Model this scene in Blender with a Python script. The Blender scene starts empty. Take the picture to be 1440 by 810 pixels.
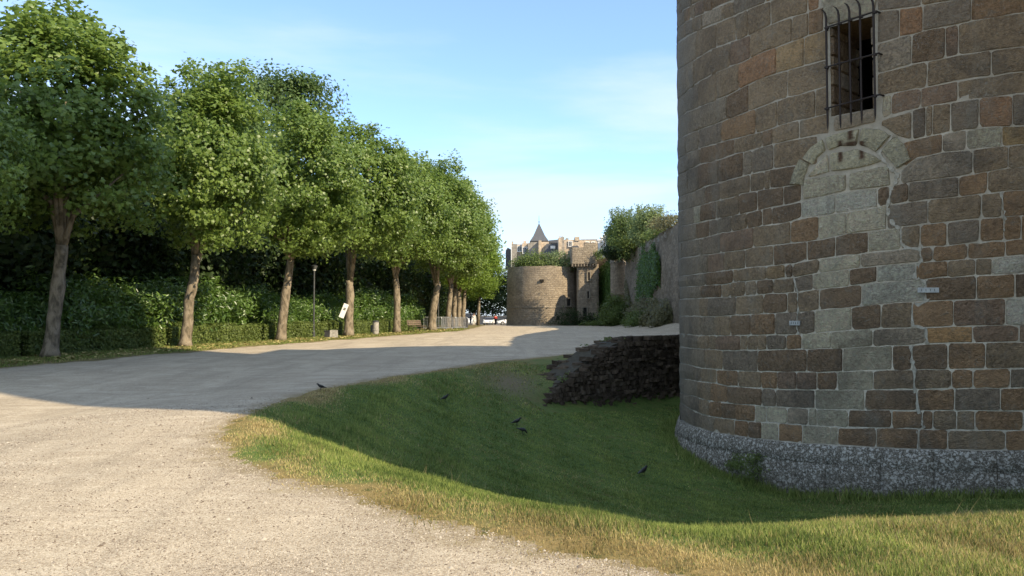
import bpy, math, random
import numpy as np
from mathutils import Vector, Matrix
R_ = math.radians
rng = np.random.default_rng(7); random.seed(7)
scene = bpy.context.scene
col = scene.collection
F = 1080.0; PITCH = math.atan(41/1080); EYE = 1.5

# ------------------------------------------------------------ camera, world, sun, exposure
cam_d = bpy.data.cameras.new("camera"); cam = bpy.data.objects.new("camera", cam_d); col.objects.link(cam)
cam.location = (0, 0, EYE); cam.rotation_euler = (math.pi/2 + PITCH, 0, 0)
cam_d.sensor_width = 36; cam_d.lens = 27.0; cam_d.clip_start = 0.1; cam_d.clip_end = 6000
scene.camera = cam
SUN_AZ, SUN_EL = R_(125), R_(36.5)
world = bpy.data.worlds.new("World"); scene.world = world; world.use_nodes = True
wn = world.node_tree.nodes; wl = world.node_tree.links; wn.clear()
sky = wn.new("ShaderNodeTexSky"); sky.sky_type = 'NISHITA'; sky.sun_disc = False
sky.sun_elevation = SUN_EL; sky.sun_rotation = SUN_AZ; sky.air_density = 1.0; sky.dust_density = 0.25; sky.ozone_density = 1.5
tc = wn.new("ShaderNodeTexCoord"); sep = wn.new("ShaderNodeSeparateXYZ"); wl.new(tc.outputs['Generated'], sep.inputs[0])
def wmath(op, a, b=None, clamp=False):
    n = wn.new("ShaderNodeMath"); n.operation = op; n.use_clamp = clamp
    for i, v in enumerate((a, b)):
        if v is None: continue
        if isinstance(v, (int, float)): n.inputs[i].default_value = v
        else: wl.new(v, n.inputs[i])
    return n.outputs[0]
zc = wmath('ADD', wmath('MAXIMUM', sep.outputs[2], 0.0), 0.16)
comb = wn.new("ShaderNodeCombineXYZ"); wl.new(wmath('DIVIDE', sep.outputs[0], zc), comb.inputs[0]); wl.new(wmath('DIVIDE', sep.outputs[1], zc), comb.inputs[1])
mp = wn.new("ShaderNodeMapping"); mp.inputs['Scale'].default_value = (0.42, 0.8, 1); mp.inputs['Rotation'].default_value = (0, 0, R_(24)); mp.inputs['Location'].default_value = (1.35, 0.2, 0)
wl.new(comb.outputs[0], mp.inputs[0])
cn = wn.new("ShaderNodeTexNoise"); cn.inputs['Scale'].default_value = 1.1; cn.inputs['Detail'].default_value = 7; cn.inputs['Roughness'].default_value = 0.52; cn.inputs['Distortion'].default_value = 0.35
wl.new(mp.outputs[0], cn.inputs['Vector'])
cr = wn.new("ShaderNodeMapRange"); cr.interpolation_type = 'SMOOTHSTEP'; cr.inputs['From Min'].default_value = 0.40; cr.inputs['From Max'].default_value = 0.60; cr.inputs['To Min'].default_value = 0.12; cr.inputs['To Max'].default_value = 0.85
wl.new(cn.outputs['Fac'], cr.inputs['Value'])
mx = wn.new("ShaderNodeMix"); mx.data_type = 'RGBA'
tint = wn.new('ShaderNodeMix'); tint.data_type = 'RGBA'; tint.blend_type = 'MULTIPLY'; tint.inputs['Factor'].default_value = 1.0; tint.inputs[7].default_value = (0.70, 0.83, 1.02, 1); wl.new(sky.outputs[0], tint.inputs[6])
wl.new(cr.outputs[0], mx.inputs['Factor']); wl.new(tint.outputs[2], mx.inputs[6]); mx.inputs[7].default_value = (2.75, 3.2, 3.75, 1)
bg = wn.new("ShaderNodeBackground"); bg.inputs['Strength'].default_value = 0.145
wo = wn.new("ShaderNodeOutputWorld"); wl.new(mx.outputs[2], bg.inputs[0]); wl.new(bg.outputs[0], wo.inputs[0])
sd = Vector((math.sin(SUN_AZ)*math.cos(SUN_EL), math.cos(SUN_AZ)*math.cos(SUN_EL), math.sin(SUN_EL)))
sl = bpy.data.lights.new("sun", 'SUN'); sun = bpy.data.objects.new("sun", sl); col.objects.link(sun)
sl.energy = 3.6; sl.angle = R_(0.53); sl.color = (1.0, 0.84, 0.60)
sun.rotation_euler = sd.to_track_quat('Z', 'Y').to_euler(); sun.location = (40, -10, 60)
scene.view_settings.view_transform = 'Standard'; scene.view_settings.look = 'None'; scene.view_settings.exposure = 1.18; scene.view_settings.gamma = 1.0
scene.cycles.max_bounces = 6; scene.cycles.diffuse_bounces = 3; scene.cycles.glossy_bounces = 2; scene.cycles.transmission_bounces = 4; scene.cycles.transparent_max_bounces = 6
scene.cycles.use_denoising = True

# ------------------------------------------------------------ helpers
def ray(px, py):
    u = (px-720)/F; v = (405-py)/F
    return np.array([u, math.cos(PITCH) - v*math.sin(PITCH), math.sin(PITCH) + v*math.cos(PITCH)])
def at(px, py, Y):
    d = ray(px, py); t = Y/d[1]; return Vector((d[0]*t, Y, EYE + d[2]*t))
def mat(name):
    m = bpy.data.materials.new(name); m.use_nodes = True; m.node_tree.nodes.clear(); return m
class N:
    """tiny node helper"""
    def __init__(s, m): s.t = m.node_tree; s.n = s.t.nodes; s.l = s.t.links
    def put(s, sock, v):
        if hasattr(v, 'is_output'): s.l.new(v, sock)
        elif isinstance(v, (tuple, list)): sock.default_value = tuple(v) + ((1,) if len(v) == 3 and len(sock.default_value) == 4 else ())
        else: sock.default_value = v
    def math(s, op, a, b=0.0, clamp=False):
        n = s.n.new("ShaderNodeMath"); n.operation = op; n.use_clamp = clamp; s.put(n.inputs[0], a); s.put(n.inputs[1], b); return n.outputs[0]
    def vmath(s, op, a, b=None):
        n = s.n.new("ShaderNodeVectorMath"); n.operation = op; s.put(n.inputs[0], a)
        if b is not None: s.put(n.inputs[1], b)
        return n.outputs['Value'] if op == 'DOT_PRODUCT' else n.outputs[0]
    def noise(s, vec, scale, detail=4, rough=0.55, dist=0.0):
        n = s.n.new("ShaderNodeTexNoise"); n.inputs['Scale'].default_value = scale; n.inputs['Detail'].default_value = detail
        n.inputs['Roughness'].default_value = rough; n.inputs['Distortion'].default_value = dist; s.put(n.inputs['Vector'], vec); return n.outputs['Fac']
    def vor(s, vec, scale, feat='F1', out='Distance'):
        n = s.n.new("ShaderNodeTexVoronoi"); n.feature = feat; n.inputs['Scale'].default_value = scale; s.put(n.inputs['Vector'], vec); return n.outputs[out]
    def rng(s, v, a, b, c=0.0, d=1.0, smooth=True):
        n = s.n.new("ShaderNodeMapRange"); n.interpolation_type = 'SMOOTHSTEP' if smooth else 'LINEAR'
        s.put(n.inputs['Value'], v); n.inputs['From Min'].default_value = a; n.inputs['From Max'].default_value = b; n.inputs['To Min'].default_value = c; n.inputs['To Max'].default_value = d; return n.outputs[0]
    def mix(s, f, a, b, mode='MIX'):
        n = s.n.new("ShaderNodeMix"); n.data_type = 'RGBA'; n.blend_type = mode; s.put(n.inputs['Factor'], f); s.put(n.inputs[6], a); s.put(n.inputs[7], b); return n.outputs[2]
    def pos(s): return s.n.new("ShaderNodeNewGeometry").outputs['Position']
    def obj(s): return s.n.new("ShaderNodeTexCoord").outputs['Object']
    def uv(s): return s.n.new("ShaderNodeTexCoord").outputs['UV']
    def rand(s): return s.n.new("ShaderNodeObjectInfo").outputs['Random']
    def attr(s, name):
        n = s.n.new("ShaderNodeAttribute"); n.attribute_name = name; return n.outputs['Fac']
    def map(s, v, sc):
        n = s.n.new("ShaderNodeMapping"); n.inputs['Scale'].default_value = sc; s.put(n.inputs[0], v); return n.outputs[0]
    def out(s, color, rough=0.85, height=None, bump=0.3, dist=0.02, metal=0.0, spec=0.3):
        b = s.n.new("ShaderNodeBsdfPrincipled"); s.put(b.inputs['Base Color'], color); s.put(b.inputs['Roughness'], rough)
        b.inputs['Metallic'].default_value = metal; b.inputs['Specular IOR Level'].default_value = spec
        if height is not None:
            bn = s.n.new("ShaderNodeBump"); bn.inputs['Strength'].default_value = bump; bn.inputs['Distance'].default_value = dist
            s.put(bn.inputs['Height'], height); s.l.new(bn.outputs[0], b.inputs['Normal'])
        o = s.n.new("ShaderNodeOutputMaterial"); s.l.new(b.outputs[0], o.inputs[0]); return b
def simple(name, c, rough=0.7, metal=0.0, var=0.25, scale=6.0):
    m = mat(name); n = N(m); f = n.noise(n.obj(), scale, 5, 0.6)
    cc = n.mix(n.rng(f, 0.3, 0.75), tuple(x*(1-var) for x in c), tuple(min(1, x*(1+var)) for x in c))
    n.out(cc, rough, f, 0.25, 0.01, metal); return m

def np_mesh(name, V, Fc, k, mats=(), smooth=False, attrs=None, mat_idx=None):
    """V (n,3), Fc (m,k) uniform polygons"""
    V = np.ascontiguousarray(V, dtype=np.float32); Fc = np.ascontiguousarray(Fc, dtype=np.int32)
    me = bpy.data.meshes.new(name); m = len(Fc)
    me.vertices.add(len(V)); me.vertices.foreach_set("co", V.ravel())
    me.loops.add(m*k); me.loops.foreach_set("vertex_index", Fc.ravel())
    me.polygons.add(m); me.polygons.foreach_set("loop_start", np.arange(0, m*k, k, dtype=np.int32))
    if mat_idx is not None: me.polygons.foreach_set("material_index", np.asarray(mat_idx, dtype=np.int32))
    if smooth: me.polygons.foreach_set("use_smooth", np.ones(m, dtype=bool))
    for a, v in (attrs or {}).items():
        at_ = me.attributes.new(a, 'FLOAT', 'POINT'); at_.data.foreach_set("value", np.asarray(v, dtype=np.float32))
    me.update(calc_edges=True); me.validate()
    for mm in mats: me.materials.append(mm)
    return me
def link(name, me, parent=None, kind=None, **kw):
    o = bpy.data.objects.new(name, me); col.objects.link(o)
    if parent is not None: o.parent = parent
    if kind: o["kind"] = kind
    for k_, v in kw.items(): o[k_] = v
    return o
def thing(name, label, cat, loc=(0, 0, 0), rz=0.0, group=None):
    o = bpy.data.objects.new(name, None); col.objects.link(o); o.location = loc; o.rotation_euler = (0, 0, rz); o.empty_display_size = 0.2
    o["label"] = label; o["category"] = cat
    if group: o["group"] = group
    return o
def tag(o, label, cat, group=None):
    o["label"] = label; o["category"] = cat
    if group: o["group"] = group
    return o
def copy_tree(o, loc=None, rz=None, sc=None, label=None, parent=None):
    c = o.copy(); col.objects.link(c)
    if parent is not None: c.parent = parent
    if loc is not None: c.location = loc
    if rz is not None: c.rotation_euler = (0, 0, rz)
    if sc is not None: c.scale = sc
    if label: c["label"] = label
    for ch in list(o.children): copy_tree(ch, parent=c)
    return c
class MB:
    """collects simple solids into one mesh"""
    def __init__(s): s.v = []; s.f = []; s.m = []; s.uvs = None
    def add(s, vs, fs, mi=0):
        b = len(s.v); s.v += [tuple(v) for v in vs]; s.f += [tuple(i+b for i in f) for f in fs]; s.m += [mi]*len(fs)
    def box(s, c, d, mi=0, rz=0.0, M=None, top=None):
        hx, hy, hz = d[0]/2, d[1]/2, d[2]/2; t = top or (1, 1)
        vs = [Vector((x*hx*(t[0] if z > 0 else 1), y*hy*(t[1] if z > 0 else 1), z*hz)) for z in (-1, 1) for x, y in ((-1, -1), (1, -1), (1, 1), (-1, 1))]
        T = Matrix.Translation(c) @ (M if M is not None else Matrix.Rotation(rz, 4, 'Z'))
        s.add([T @ v for v in vs], [(3, 2, 1, 0), (4, 5, 6, 7), (0, 1, 5, 4), (1, 2, 6, 5), (2, 3, 7, 6), (3, 0, 4, 7)], mi)
    def tube(s, pts, rad, n=8, mi=0, caps=True, jit=0.0):
        pts = [Vector(p) for p in pts]; rad = rad if isinstance(rad, (list, tuple)) else [rad]*len(pts); b = len(s.v)
        up = Vector((0.13, 0.21, 1)).normalized(); prev = None
        for i, p in enumerate(pts):
            d = (pts[min(i+1, len(pts)-1)] - pts[max(i-1, 0)]).normalized()
            a = prev if prev is not None else d.cross(up if abs(d.dot(up)) < 0.95 else Vector((1, 0, 0))).normalized()
            a = (a - d*a.dot(d)).normalized(); c = d.cross(a); prev = a
            for k in range(n):
                w = 2*math.pi*k/n; r = rad[i]*(1 + (random.uniform(-jit, jit) if jit else 0)); s.v.append(tuple(p + a*math.cos(w)*r + c*math.sin(w)*r))
        for i in range(len(pts)-1):
            for k in range(n):
                s.f.append((b+i*n+k, b+i*n+(k+1) % n, b+(i+1)*n+(k+1) % n, b+(i+1)*n+k)); s.m.append(mi)
        if caps:
            s.f.append(tuple(b+k for k in reversed(range(n)))); s.m.append(mi); e = b+(len(pts)-1)*n
            s.f.append(tuple(e+k for k in range(n))); s.m.append(mi)
    def lathe(s, prof, n=16, c=(0, 0, 0), mi=0):
        b = len(s.v)
        for r, z in prof:
            for k in range(n):
                w = 2*math.pi*k/n; s.v.append((c[0]+r*math.cos(w), c[1]+r*math.sin(w), c[2]+z))
        for i in range(len(prof)-1):
            for k in range(n): s.f.append((b+i*n+k, b+i*n+(k+1) % n, b+(i+1)*n+(k+1) % n, b+(i+1)*n+k)); s.m.append(mi)
        s.f.append(tuple(b+k for k in reversed(range(n)))); s.m.append(mi)
        e = b+(len(prof)-1)*n; s.f.append(tuple(e+k for k in range(n))); s.m.append(mi)
    def prism(s, pts2, y0, y1, mi=0, axis='Y'):
        """extrude polygon (a,z) along y (or x)"""
        n = len(pts2)
        P = lambda a, z, t: (a, t, z) if axis == 'Y' else (t, a, z)
        s.add([P(a, z, y0) for a, z in pts2] + [P(a, z, y1) for a, z in pts2],
              [tuple(range(n)), tuple(range(2*n-1, n-1, -1))] + [(i, i+n, (i+1) % n+n, (i+1) % n) for i in range(n)], mi)
    def mesh(s, name, mats, smooth=False):
        me = bpy.data.meshes.new(name); me.from_pydata(s.v, [], s.f); me.update()
        for m in (mats if isinstance(mats, (list, tuple)) else [mats]): me.materials.append(m)
        me.polygons.foreach_set("material_index", s.m)
        if smooth: me.polygons.foreach_set("use_smooth", [True]*len(s.f))
        return me
    def build(s, name, mats, parent=None, smooth=False, kind=None):
        return link(name, s.mesh(name, mats, smooth), parent, kind)
_W = [(rng.uniform(0, 6.28), rng.uniform(0, 6.28)) for _ in range(24)]
def vnoise(x, y, sc=1.0, seed=0):
    o = 0.0
    for i in range(8):
        a, ph = _W[(i+seed*5) % 24]; f = sc*(1.0+0.55*i); o = o + np.sin(f*(x*math.cos(a)+y*math.sin(a))*1.7+ph+seed)/(1+0.45*i)
    return o/3.2
def ss(a, b, x):
    t = np.clip((x-a)/(b-a), 0, 1); return t*t*(3-2*t)

# ------------------------------------------------------------ terrain
PY = [-60, 20, 27, 34, 41, 49, 57, 64, 110, 130, 145, 200, 4000]
PG = [0, 0, .10, .19, .23, .30, .36, .40, .30, .15, .03, -.1, -.1]
GRASS_EDGE = [(6, 1.5), (2.2, 3.2), (1.07, 4.45), (.2, 5.0), (-.7, 5.9), (-2.1, 7.2), (-3.0, 8.3), (-3.65, 9.7), (-4.0, 10.9), (-4.15, 13.1), (-4.0, 15.9), (-2.9, 19.7), (-.5, 24.8), (2.2, 28.6), (4.6, 31.5), (9, 33), (30, 34), (40, 20), (40, 1)]
SLOPE = [(1.3, 5.2), (0.5, 5.6), (-.3, 6.2), (-1.7, 7.6), (-2.6, 8.7), (-3.35, 10.0), (-3.75, 11.1), (-3.9, 13.1), (-3.8, 15.8), (-2.7, 19.5), (-.4, 24.3), (2.2, 28.2), (4.6, 31), (9, 32.5), (40, 34), (60, 20), (60, 8), (14, 7.0), (9, 6.3), (4, 5.7)]
def sdist(x, y, poly):
    x = np.asarray(x, float); y = np.asarray(y, float); d = np.full(x.shape, 1e9); inside = np.zeros(x.shape, bool); n = len(poly)
    for i in range(n):
        ax, ay = poly[i]; bx, by = poly[(i+1) % n]; ex, ey = bx-ax, by-ay
        t = np.clip(((x-ax)*ex+(y-ay)*ey)/(ex*ex+ey*ey), 0, 1); d = np.minimum(d, np.hypot(x-ax-t*ex, y-ay-t*ey))
        c = ((ay > y) != (by > y)) & (x < (bx-ax)*(y-ay)/(by-ay+1e-12)+ax); inside ^= c
    return np.where(inside, d, -d)
WA, WB = np.array([0.75, 20.3]), np.array([6.6, 26.6]); WD = (WB-WA)/np.linalg.norm(WB-WA); WN = np.array([-WD[1], WD[0]])   # rubble wall line, WN = uphill side
def G(x, y):
    x = np.asarray(x, float); y = np.asarray(y, float)
    base = np.interp(y, PY, PG)-.2*ss(-4.5, -8.5, x)*(1-ss(15, 21, y))
    d = np.maximum(sdist(x, y, SLOPE), 0)
    D = 2.1*(1-np.exp(-(d/4.5)**1.4))
    sb = (x-WA[0])*WN[0]+(y-WA[1])*WN[1]; t = (x-WA[0])*WD[0]+(y-WA[1])*WD[1]
    D = D*(1-.17*ss(4.5, 8.5, x))
    D = D*(1-ss(-0.1, 0.5, sb)*ss(-1.2, 3.2, t))
    mound = 0.55*ss(12.5, 15.3, x)*ss(52, 60, y)*(1-ss(104, 110, y))
    n = 0.02*vnoise(x, y, 0.6)+0.035*ss(0, 1.5, d)*vnoise(x, y, 1.3, 1)
    return base-D+mound+n
def g(x, y): return float(G(np.array([x]), np.array([y]))[0])

def edges(a, b, s0, grow, far):
    out = [a]; s = s0
    while out[-1] < b: out.append(out[-1]+s); s = min(s*grow, far)
    return out
xs = np.array(sorted(set([round(-v, 4) for v in edges(6, 2500, 0.16, 1.06, 300)] + list(np.arange(-6, 14, 0.14)) + [round(v, 4) for v in edges(14, 2500, 0.2, 1.07, 300)])))
ys = np.array([-40, -20, -8, -3, 0] + list(np.arange(1, 34, 0.14)) + edges(34, 3000, 0.2, 1.045, 300))
XX, YY = np.meshgrid(xs, ys); ZZ = G(XX, YY)
nx, ny = len(xs), len(ys)
SD = sdist(XX, YY, GRASS_EDGE)
ii = np.arange(nx*ny).reshape(ny, nx)
quads = np.stack([ii[:-1, :-1], ii[:-1, 1:], ii[1:, 1:], ii[1:, :-1]], -1).reshape(-1, 4)
cx = (XX[:-1, :-1]+XX[1:, 1:])/2; cy = (YY[:-1, :-1]+YY[1:, 1:])/2
# left verge: line parallel to the tree row
ROW0, ROW1 = np.array([-16.2, 27.0]), np.array([-6.65, 63.6]); RDIR = (ROW1-ROW0)/np.linalg.norm(ROW1-ROW0); RNL = np.array([-RDIR[1], RDIR[0]])   # RNL points left, into the wood
def row_off(x, y):      # >0 behind the trees; the row swings straight ahead beyond its seventh tree
    return np.where(y > 63.6, -(x-ROW1[0])+0*y, (x-ROW0[0])*RNL[0]+(y-ROW0[1])*RNL[1])
def rowpos(t, o):
    t = np.asarray(t, float); o = np.asarray(o, float); k = 37.8; far = t > k
    return np.where(far, ROW1[0]-o, ROW0[0]+RDIR[0]*t+RNL[0]*o), np.where(far, ROW1[1]+(t-k)+o*RNL[1], ROW0[1]+RDIR[1]*t+RNL[1]*o)
def row_along(x, y): return (x-ROW0[0])*RDIR[0]+(y-ROW0[1])*RDIR[1]
VE = -2.6
VD = np.where(YY < 150, row_off(XX, YY)-VE, -50.0) + 0.35*vnoise(XX, YY, 0.8, 2)
lawn = (sdist(cx, cy, GRASS_EDGE)+0.12*vnoise(cx, cy, 2.0, 3) > 0).ravel()
verge = ((row_off(cx, cy)-VE+0.35*vnoise(cx, cy, 0.8, 2) > 0) & (cy < 150)).ravel() & ~lawn
def sub_mesh(name, mask, m, attr):
    q = quads[mask]; u, inv = np.unique(q, return_inverse=True)
    V = np.stack([XX.ravel()[u], YY.ravel()[u], ZZ.ravel()[u]], -1)
    return np_mesh(name, V, inv.reshape(-1, 4), 4, [m], True, {k: v.ravel()[u] for k, v in attr.items()})
# gravel material
mg = mat("gravel"); n = N(mg); p = n.pos()
big = n.noise(p, 0.55, 5, 0.6, 0.4); mid = n.noise(n.map(p, (0.45, 1.7, 1)), 1.7, 7, 0.68, 0.8); fine = n.noise(p, 55, 3, 0.7); peb = n.vor(p, 105); peb2 = n.vor(p, 105, out='Color')
cgr = n.mix(n.rng(big, 0.32, 0.7), (0.33, 0.27, 0.185), (0.50, 0.42, 0.30))
cgr = n.mix(n.rng(mid, 0.5, 0.68, 0, 0.75), cgr, (0.22, 0.175, 0.12))
cgr = n.mix(n.rng(mid, 0.30, 0.49, 0.8, 0), cgr, (0.60, 0.53, 0.40))
trk = n.noise(n.map(p, (1.5, .16, 1)), 1.1, 4, .6, .6); cgr = n.mix(n.rng(trk, .48, .66, 0, .5), cgr, (.20, .165, .115)); stn = n.noise(p, 4.5, 5, .7, .5); cgr = n.mix(n.rng(stn, .56, .70, 0, .5), cgr, (.64, .57, .44))
sepc = n.n.new("ShaderNodeSeparateColor"); n.put(sepc.inputs[0], peb2)
cgr = n.mix(0.5, cgr, n.mix(n.rng(sepc.outputs[0], 0.1, 0.95, smooth=False), (0.16, 0.12, 0.085), (0.62, 0.55, 0.43)))
ed = n.math('ADD', n.attr("edge"), n.math('MULTIPLY', n.math('SUBTRACT', n.noise(p, 2.6, 6, 0.7), 0.5), 1.5))
cgr = n.mix(n.rng(ed, -0.45, 0.1, 0, 0.75), cgr, (0.20, 0.155, 0.075))
n.out(cgr, 0.95, n.math('ADD', n.math('MULTIPLY', peb, -0.6), n.math('ADD', fine, n.math('MULTIPLY', mid, 2.0))), 0.55, 0.012, spec=0.15)
# lawn soil material
ml = mat("lawn_soil"); n = N(ml); p = n.pos(); f1 = n.noise(p, 0.9, 5, 0.65, 0.5); f2 = n.noise(p, 14, 4, 0.7)
dry = n.math('ADD', n.attr("dry"), n.math('MULTIPLY', n.math('SUBTRACT', f1, 0.5), 1.1))
cl = n.mix(n.rng(f2, 0.3, 0.7), (0.065, 0.105, 0.025), (0.11, 0.16, 0.042))
cl = n.mix(n.rng(dry, 0.35, 0.95), cl, n.mix(f2, (0.17, 0.125, 0.05), (0.27, 0.205, 0.09)))
f3 = n.noise(p, 3.2, 6, .72, .6); cl = n.mix(n.rng(f3, .5, .66, 0, .7), cl, (.13, .115, .045)); cl = n.mix(n.rng(f3, .46, .34, 0, .8), cl, (.028, .05, .012))
cl = n.mix(n.attr("dirt"), cl, n.mix(f2, (0.12, 0.08, 0.055), (0.22, 0.16, 0.12)))
n.out(cl, 0.95, f2, 0.6, 0.03, spec=0.1)
def dryness(x, y):
    sdv = sdist(x, y, GRASS_EDGE)
    near = .92*(1-ss(-.1, 1.1, sdv + 0.5*vnoise(x, y, 0.9, 2)))
    far = 0.55*ss(16, 24, y)*(1-ss(0.5, 4, sdv-0.5))+.42*ss(.0, 1.1, vnoise(x, y, .5, 6))*ss(7, 10, y)
    br = 0.54*ss(3.2, 1.2, np.abs(y-6.2+.25*(x-3)))*ss(1.0, 3.0, x)          # straw coloured belt in the right foreground
    return np.clip(np.maximum(np.maximum(near, far), br), 0, 1)
def dirt_f(x, y):
    return np.clip(np.exp(-(((x-0.0)/.8)**2+((y-21.3)/1.3)**2))*.7, 0, 1)
edge_a = np.maximum(SD, VD)
DRY = dryness(XX, YY); DIRT = dirt_f(XX, YY)
link("gravel_path", sub_mesh("gravel_path", ~(lawn | verge), mg, {"edge": np.maximum(SD, VD)}), kind="structure")
link("lawn", sub_mesh("lawn", lawn, ml, {"dry": DRY, "dirt": DIRT}), kind="structure")
mv = mat("verge_soil"); n = N(mv); p = n.pos(); f1 = n.noise(p, 1.4, 5, 0.65); f2 = n.noise(p, 18, 4, 0.7)
cv = n.mix(n.rng(f1, 0.35, 0.65), (0.10, 0.105, 0.035), (0.2, 0.16, 0.08)); cv = n.mix(n.rng(f2, 0.45, 0.7, 0, .7), cv, (0.24, 0.19, 0.10))
n.out(cv, 0.95, f2, 0.5, 0.03, spec=0.1)
link("verge", sub_mesh("verge", verge, mv, {}), kind="structure")

# ------------------------------------------------------------ grass blades
mgr = mat("grass_blade"); n = N(mgr); d_ = n.attr("dry"); rr = n.attr("rnd")
cgreen = n.mix(rr, (0.10, 0.145, 0.04), (0.32, 0.375, 0.105)); cdry = n.mix(rr, (0.27, 0.21, 0.09), (0.58, 0.47, 0.23))
cb = n.mix(n.rng(d_, 0.3, 0.75), cgreen, cdry)
b1 = n.n.new("ShaderNodeBsdfDiffuse"); n.put(b1.inputs[0], cb); b2 = n.n.new("ShaderNodeBsdfTranslucent"); n.put(b2.inputs[0], cb)
mxs = n.n.new("ShaderNodeMixShader"); mxs.inputs[0].default_value = 0.4; n.l.new(b1.outputs[0], mxs.inputs[1]); n.l.new(b2.outputs[0], mxs.inputs[2])
o_ = n.n.new("ShaderNodeOutputMaterial"); n.l.new(mxs.outputs[0], o_.inputs[0])
n0 = -np.array([math.sin(R_(30.5)), math.cos(R_(30.5))]); r0 = np.array([-n0[1], n0[0]])
TC = np.array([22*math.sin(R_(30.5)), 22*math.cos(R_(30.5))]); TR = 22*math.sin(R_(30.5-12.33))
def blades(x, y, h, w, dry, name, rnd=None):
    k = len(x); z = G(x, y)-0.01; a = rng.uniform(0, 2*np.pi, k); lean = rng.uniform(0.1, 0.75, k)*h; la = rng.uniform(0, 2*np.pi, k)
    dx, dy = np.cos(a)*w/2, np.sin(a)*w/2
    V = np.empty((k, 3, 3)); V[:, 0] = np.stack([x-dx, y-dy, z], -1); V[:, 1] = np.stack([x+dx, y+dy, z], -1)
    V[:, 2] = np.stack([x+lean*np.cos(la), y+lean*np.sin(la), z+h], -1)
    rd = rng.uniform(0, 1, k) if rnd is None else rnd
    return np_mesh(name, V.reshape(-1, 3), np.arange(k*3).reshape(-1, 3), 3, [mgr], False, {"dry": np.repeat(dry, 3), "rnd": np.repeat(rd, 3)})
K = 900000
r = np.exp(rng.uniform(math.log(3.2), math.log(36), K)); a = rng.uniform(R_(-42), R_(58), K)
x = r*np.sin(a); y = r*np.cos(a); s = sdist(x, y, GRASS_EDGE)+0.22*vnoise(x, y, 2.4, 3)+rng.normal(0, 0.10, K)
keep = (s > 0) & (np.hypot(x-TC[0], y-TC[1]) > TR+0.2) & (rng.uniform(0, 1, K) > dirt_f(x, y)*1.2) & (rng.uniform(0, 1, K) < 0.35+ss(0, 0.7, s))
sbk = (x-WA[0])*WN[0]+(y-WA[1])*WN[1]; tk = (x-WA[0])*WD[0]+(y-WA[1])*WD[1]
keep &= ~((np.abs(sbk) < 0.5) & (tk > -0.2)) & ~((sbk > 0.3) & (tk > 2.5))
x, y, r, s = x[keep], y[keep], r[keep], s[keep]; k = len(x)
dr = np.clip(dryness(x, y)+0.22*vnoise(x, y, 1.5, 4)+rng.normal(0, 0.25, k), 0, 1)
tall = np.maximum(0, vnoise(x, y, 1.1, 5))
slopeh = 1-ss(0.2, 3.5, sdist(x, y, SLOPE))
h = (0.028+0.035*rng.uniform(0, 1, k)+0.04*tall)*(0.75+0.35*slopeh)*(0.5+0.5*ss(0, 1.2, s)); w = 0.0032+0.00135*r; h = h*(1+.35*np.clip(vnoise(x, y, 3.1, 8), -1, 1))
rndv = np.clip(.45+.5*vnoise(x, y, 2.6, 9)+.3*vnoise(x, y, .7, 3)+rng.normal(0, .25, k), 0, 1)
link("grass", blades(x, y, h, w, dr, "grass", rndv), kind="stuff", label="short grass, green in the hollow and straw coloured along the gravel edge", category="grass")
K = 9000; a_f = rng.uniform(-2.1, 1.6, K); rf = TR+.18+rng.gamma(1.6, .11, K); pf = TC[:, None]+rf*(n0[:, None]*np.cos(a_f)+r0[:, None]*np.sin(a_f)); clump = np.clip(vnoise(a_f*TR, a_f*0, 1.6, 2)+.5, 0, 1.4)
link("foot_grass", blades(pf[0], pf[1], rng.uniform(.05, .13, K)*(1+1.0*clump), rng.uniform(.012, .03, K), np.clip(rng.normal(.12, .2, K), 0, 1), "foot_grass"), kind="stuff", label="longer grass and weeds growing against the foot of the round tower", category="grass")
# tall seed stalks standing along the crest of the slope
K = 260; t = rng.uniform(0, 1, K); x = -2.5+11.5*t+rng.normal(0, .5, K); y = 9.2-0.2*x+rng.normal(0, 0.6, K)+1.1*np.sin(t*9)
h = rng.uniform(0.10, 0.24, K); link("seed_stalks", blades(x, y, h, np.full(K, 0.006), np.full(K, 0.85), "seed_stalks", rng.uniform(.5, 1, K)), kind="stuff", label="thin pale seed stalks rising above the grass slope", category="grass")
# verge grass and leaf litter
K = 70000; t = rng.uniform(-14, 50, K); o = VE+rng.uniform(0, 3.6, K)+0.1; x, y = rowpos(t, o)
q_ = rng.uniform(0, 1, K) < (0.3+0.7*ss(0, 1.5, o-VE)); x, y, t = x[q_], y[q_], t[q_]; k = len(x)
link("verge_grass", blades(x, y, rng.uniform(.03, .11, k), np.full(k, 0.03), np.clip(0.30+0.4*vnoise(x, y, 1., 6)+rng.normal(0, .2, k), 0, 1), "verge_grass"), kind="stuff", label="thin patchy grass under the avenue trees", category="grass")
mlitter = mat("leaf_litter"); n = N(mlitter); n.out(n.mix(n.attr("rnd"), (0.16, 0.13, 0.04), (0.48, 0.40, 0.16)), 0.7)
K = 1500; t = rng.uniform(-12, 45, K); o = VE+0.2+rng.gamma(2.0, 0.7, K); x, y = rowpos(t, o); z = G(x, y)+0.03+rng.uniform(0, .05, K)
s_ = rng.uniform(.035, .08, K); a = rng.uniform(0, 6.28, K); V = np.empty((K, 4, 3))
for i, (u, v) in enumerate(((-1, -.7), (1, -.5), (.8, .8), (-.7, .7))):
    V[:, i] = np.stack([x+s_*(u*np.cos(a)-v*np.sin(a)), y+s_*(u*np.sin(a)+v*np.cos(a)), z+rng.uniform(-.03, .04, K)], -1)
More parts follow.
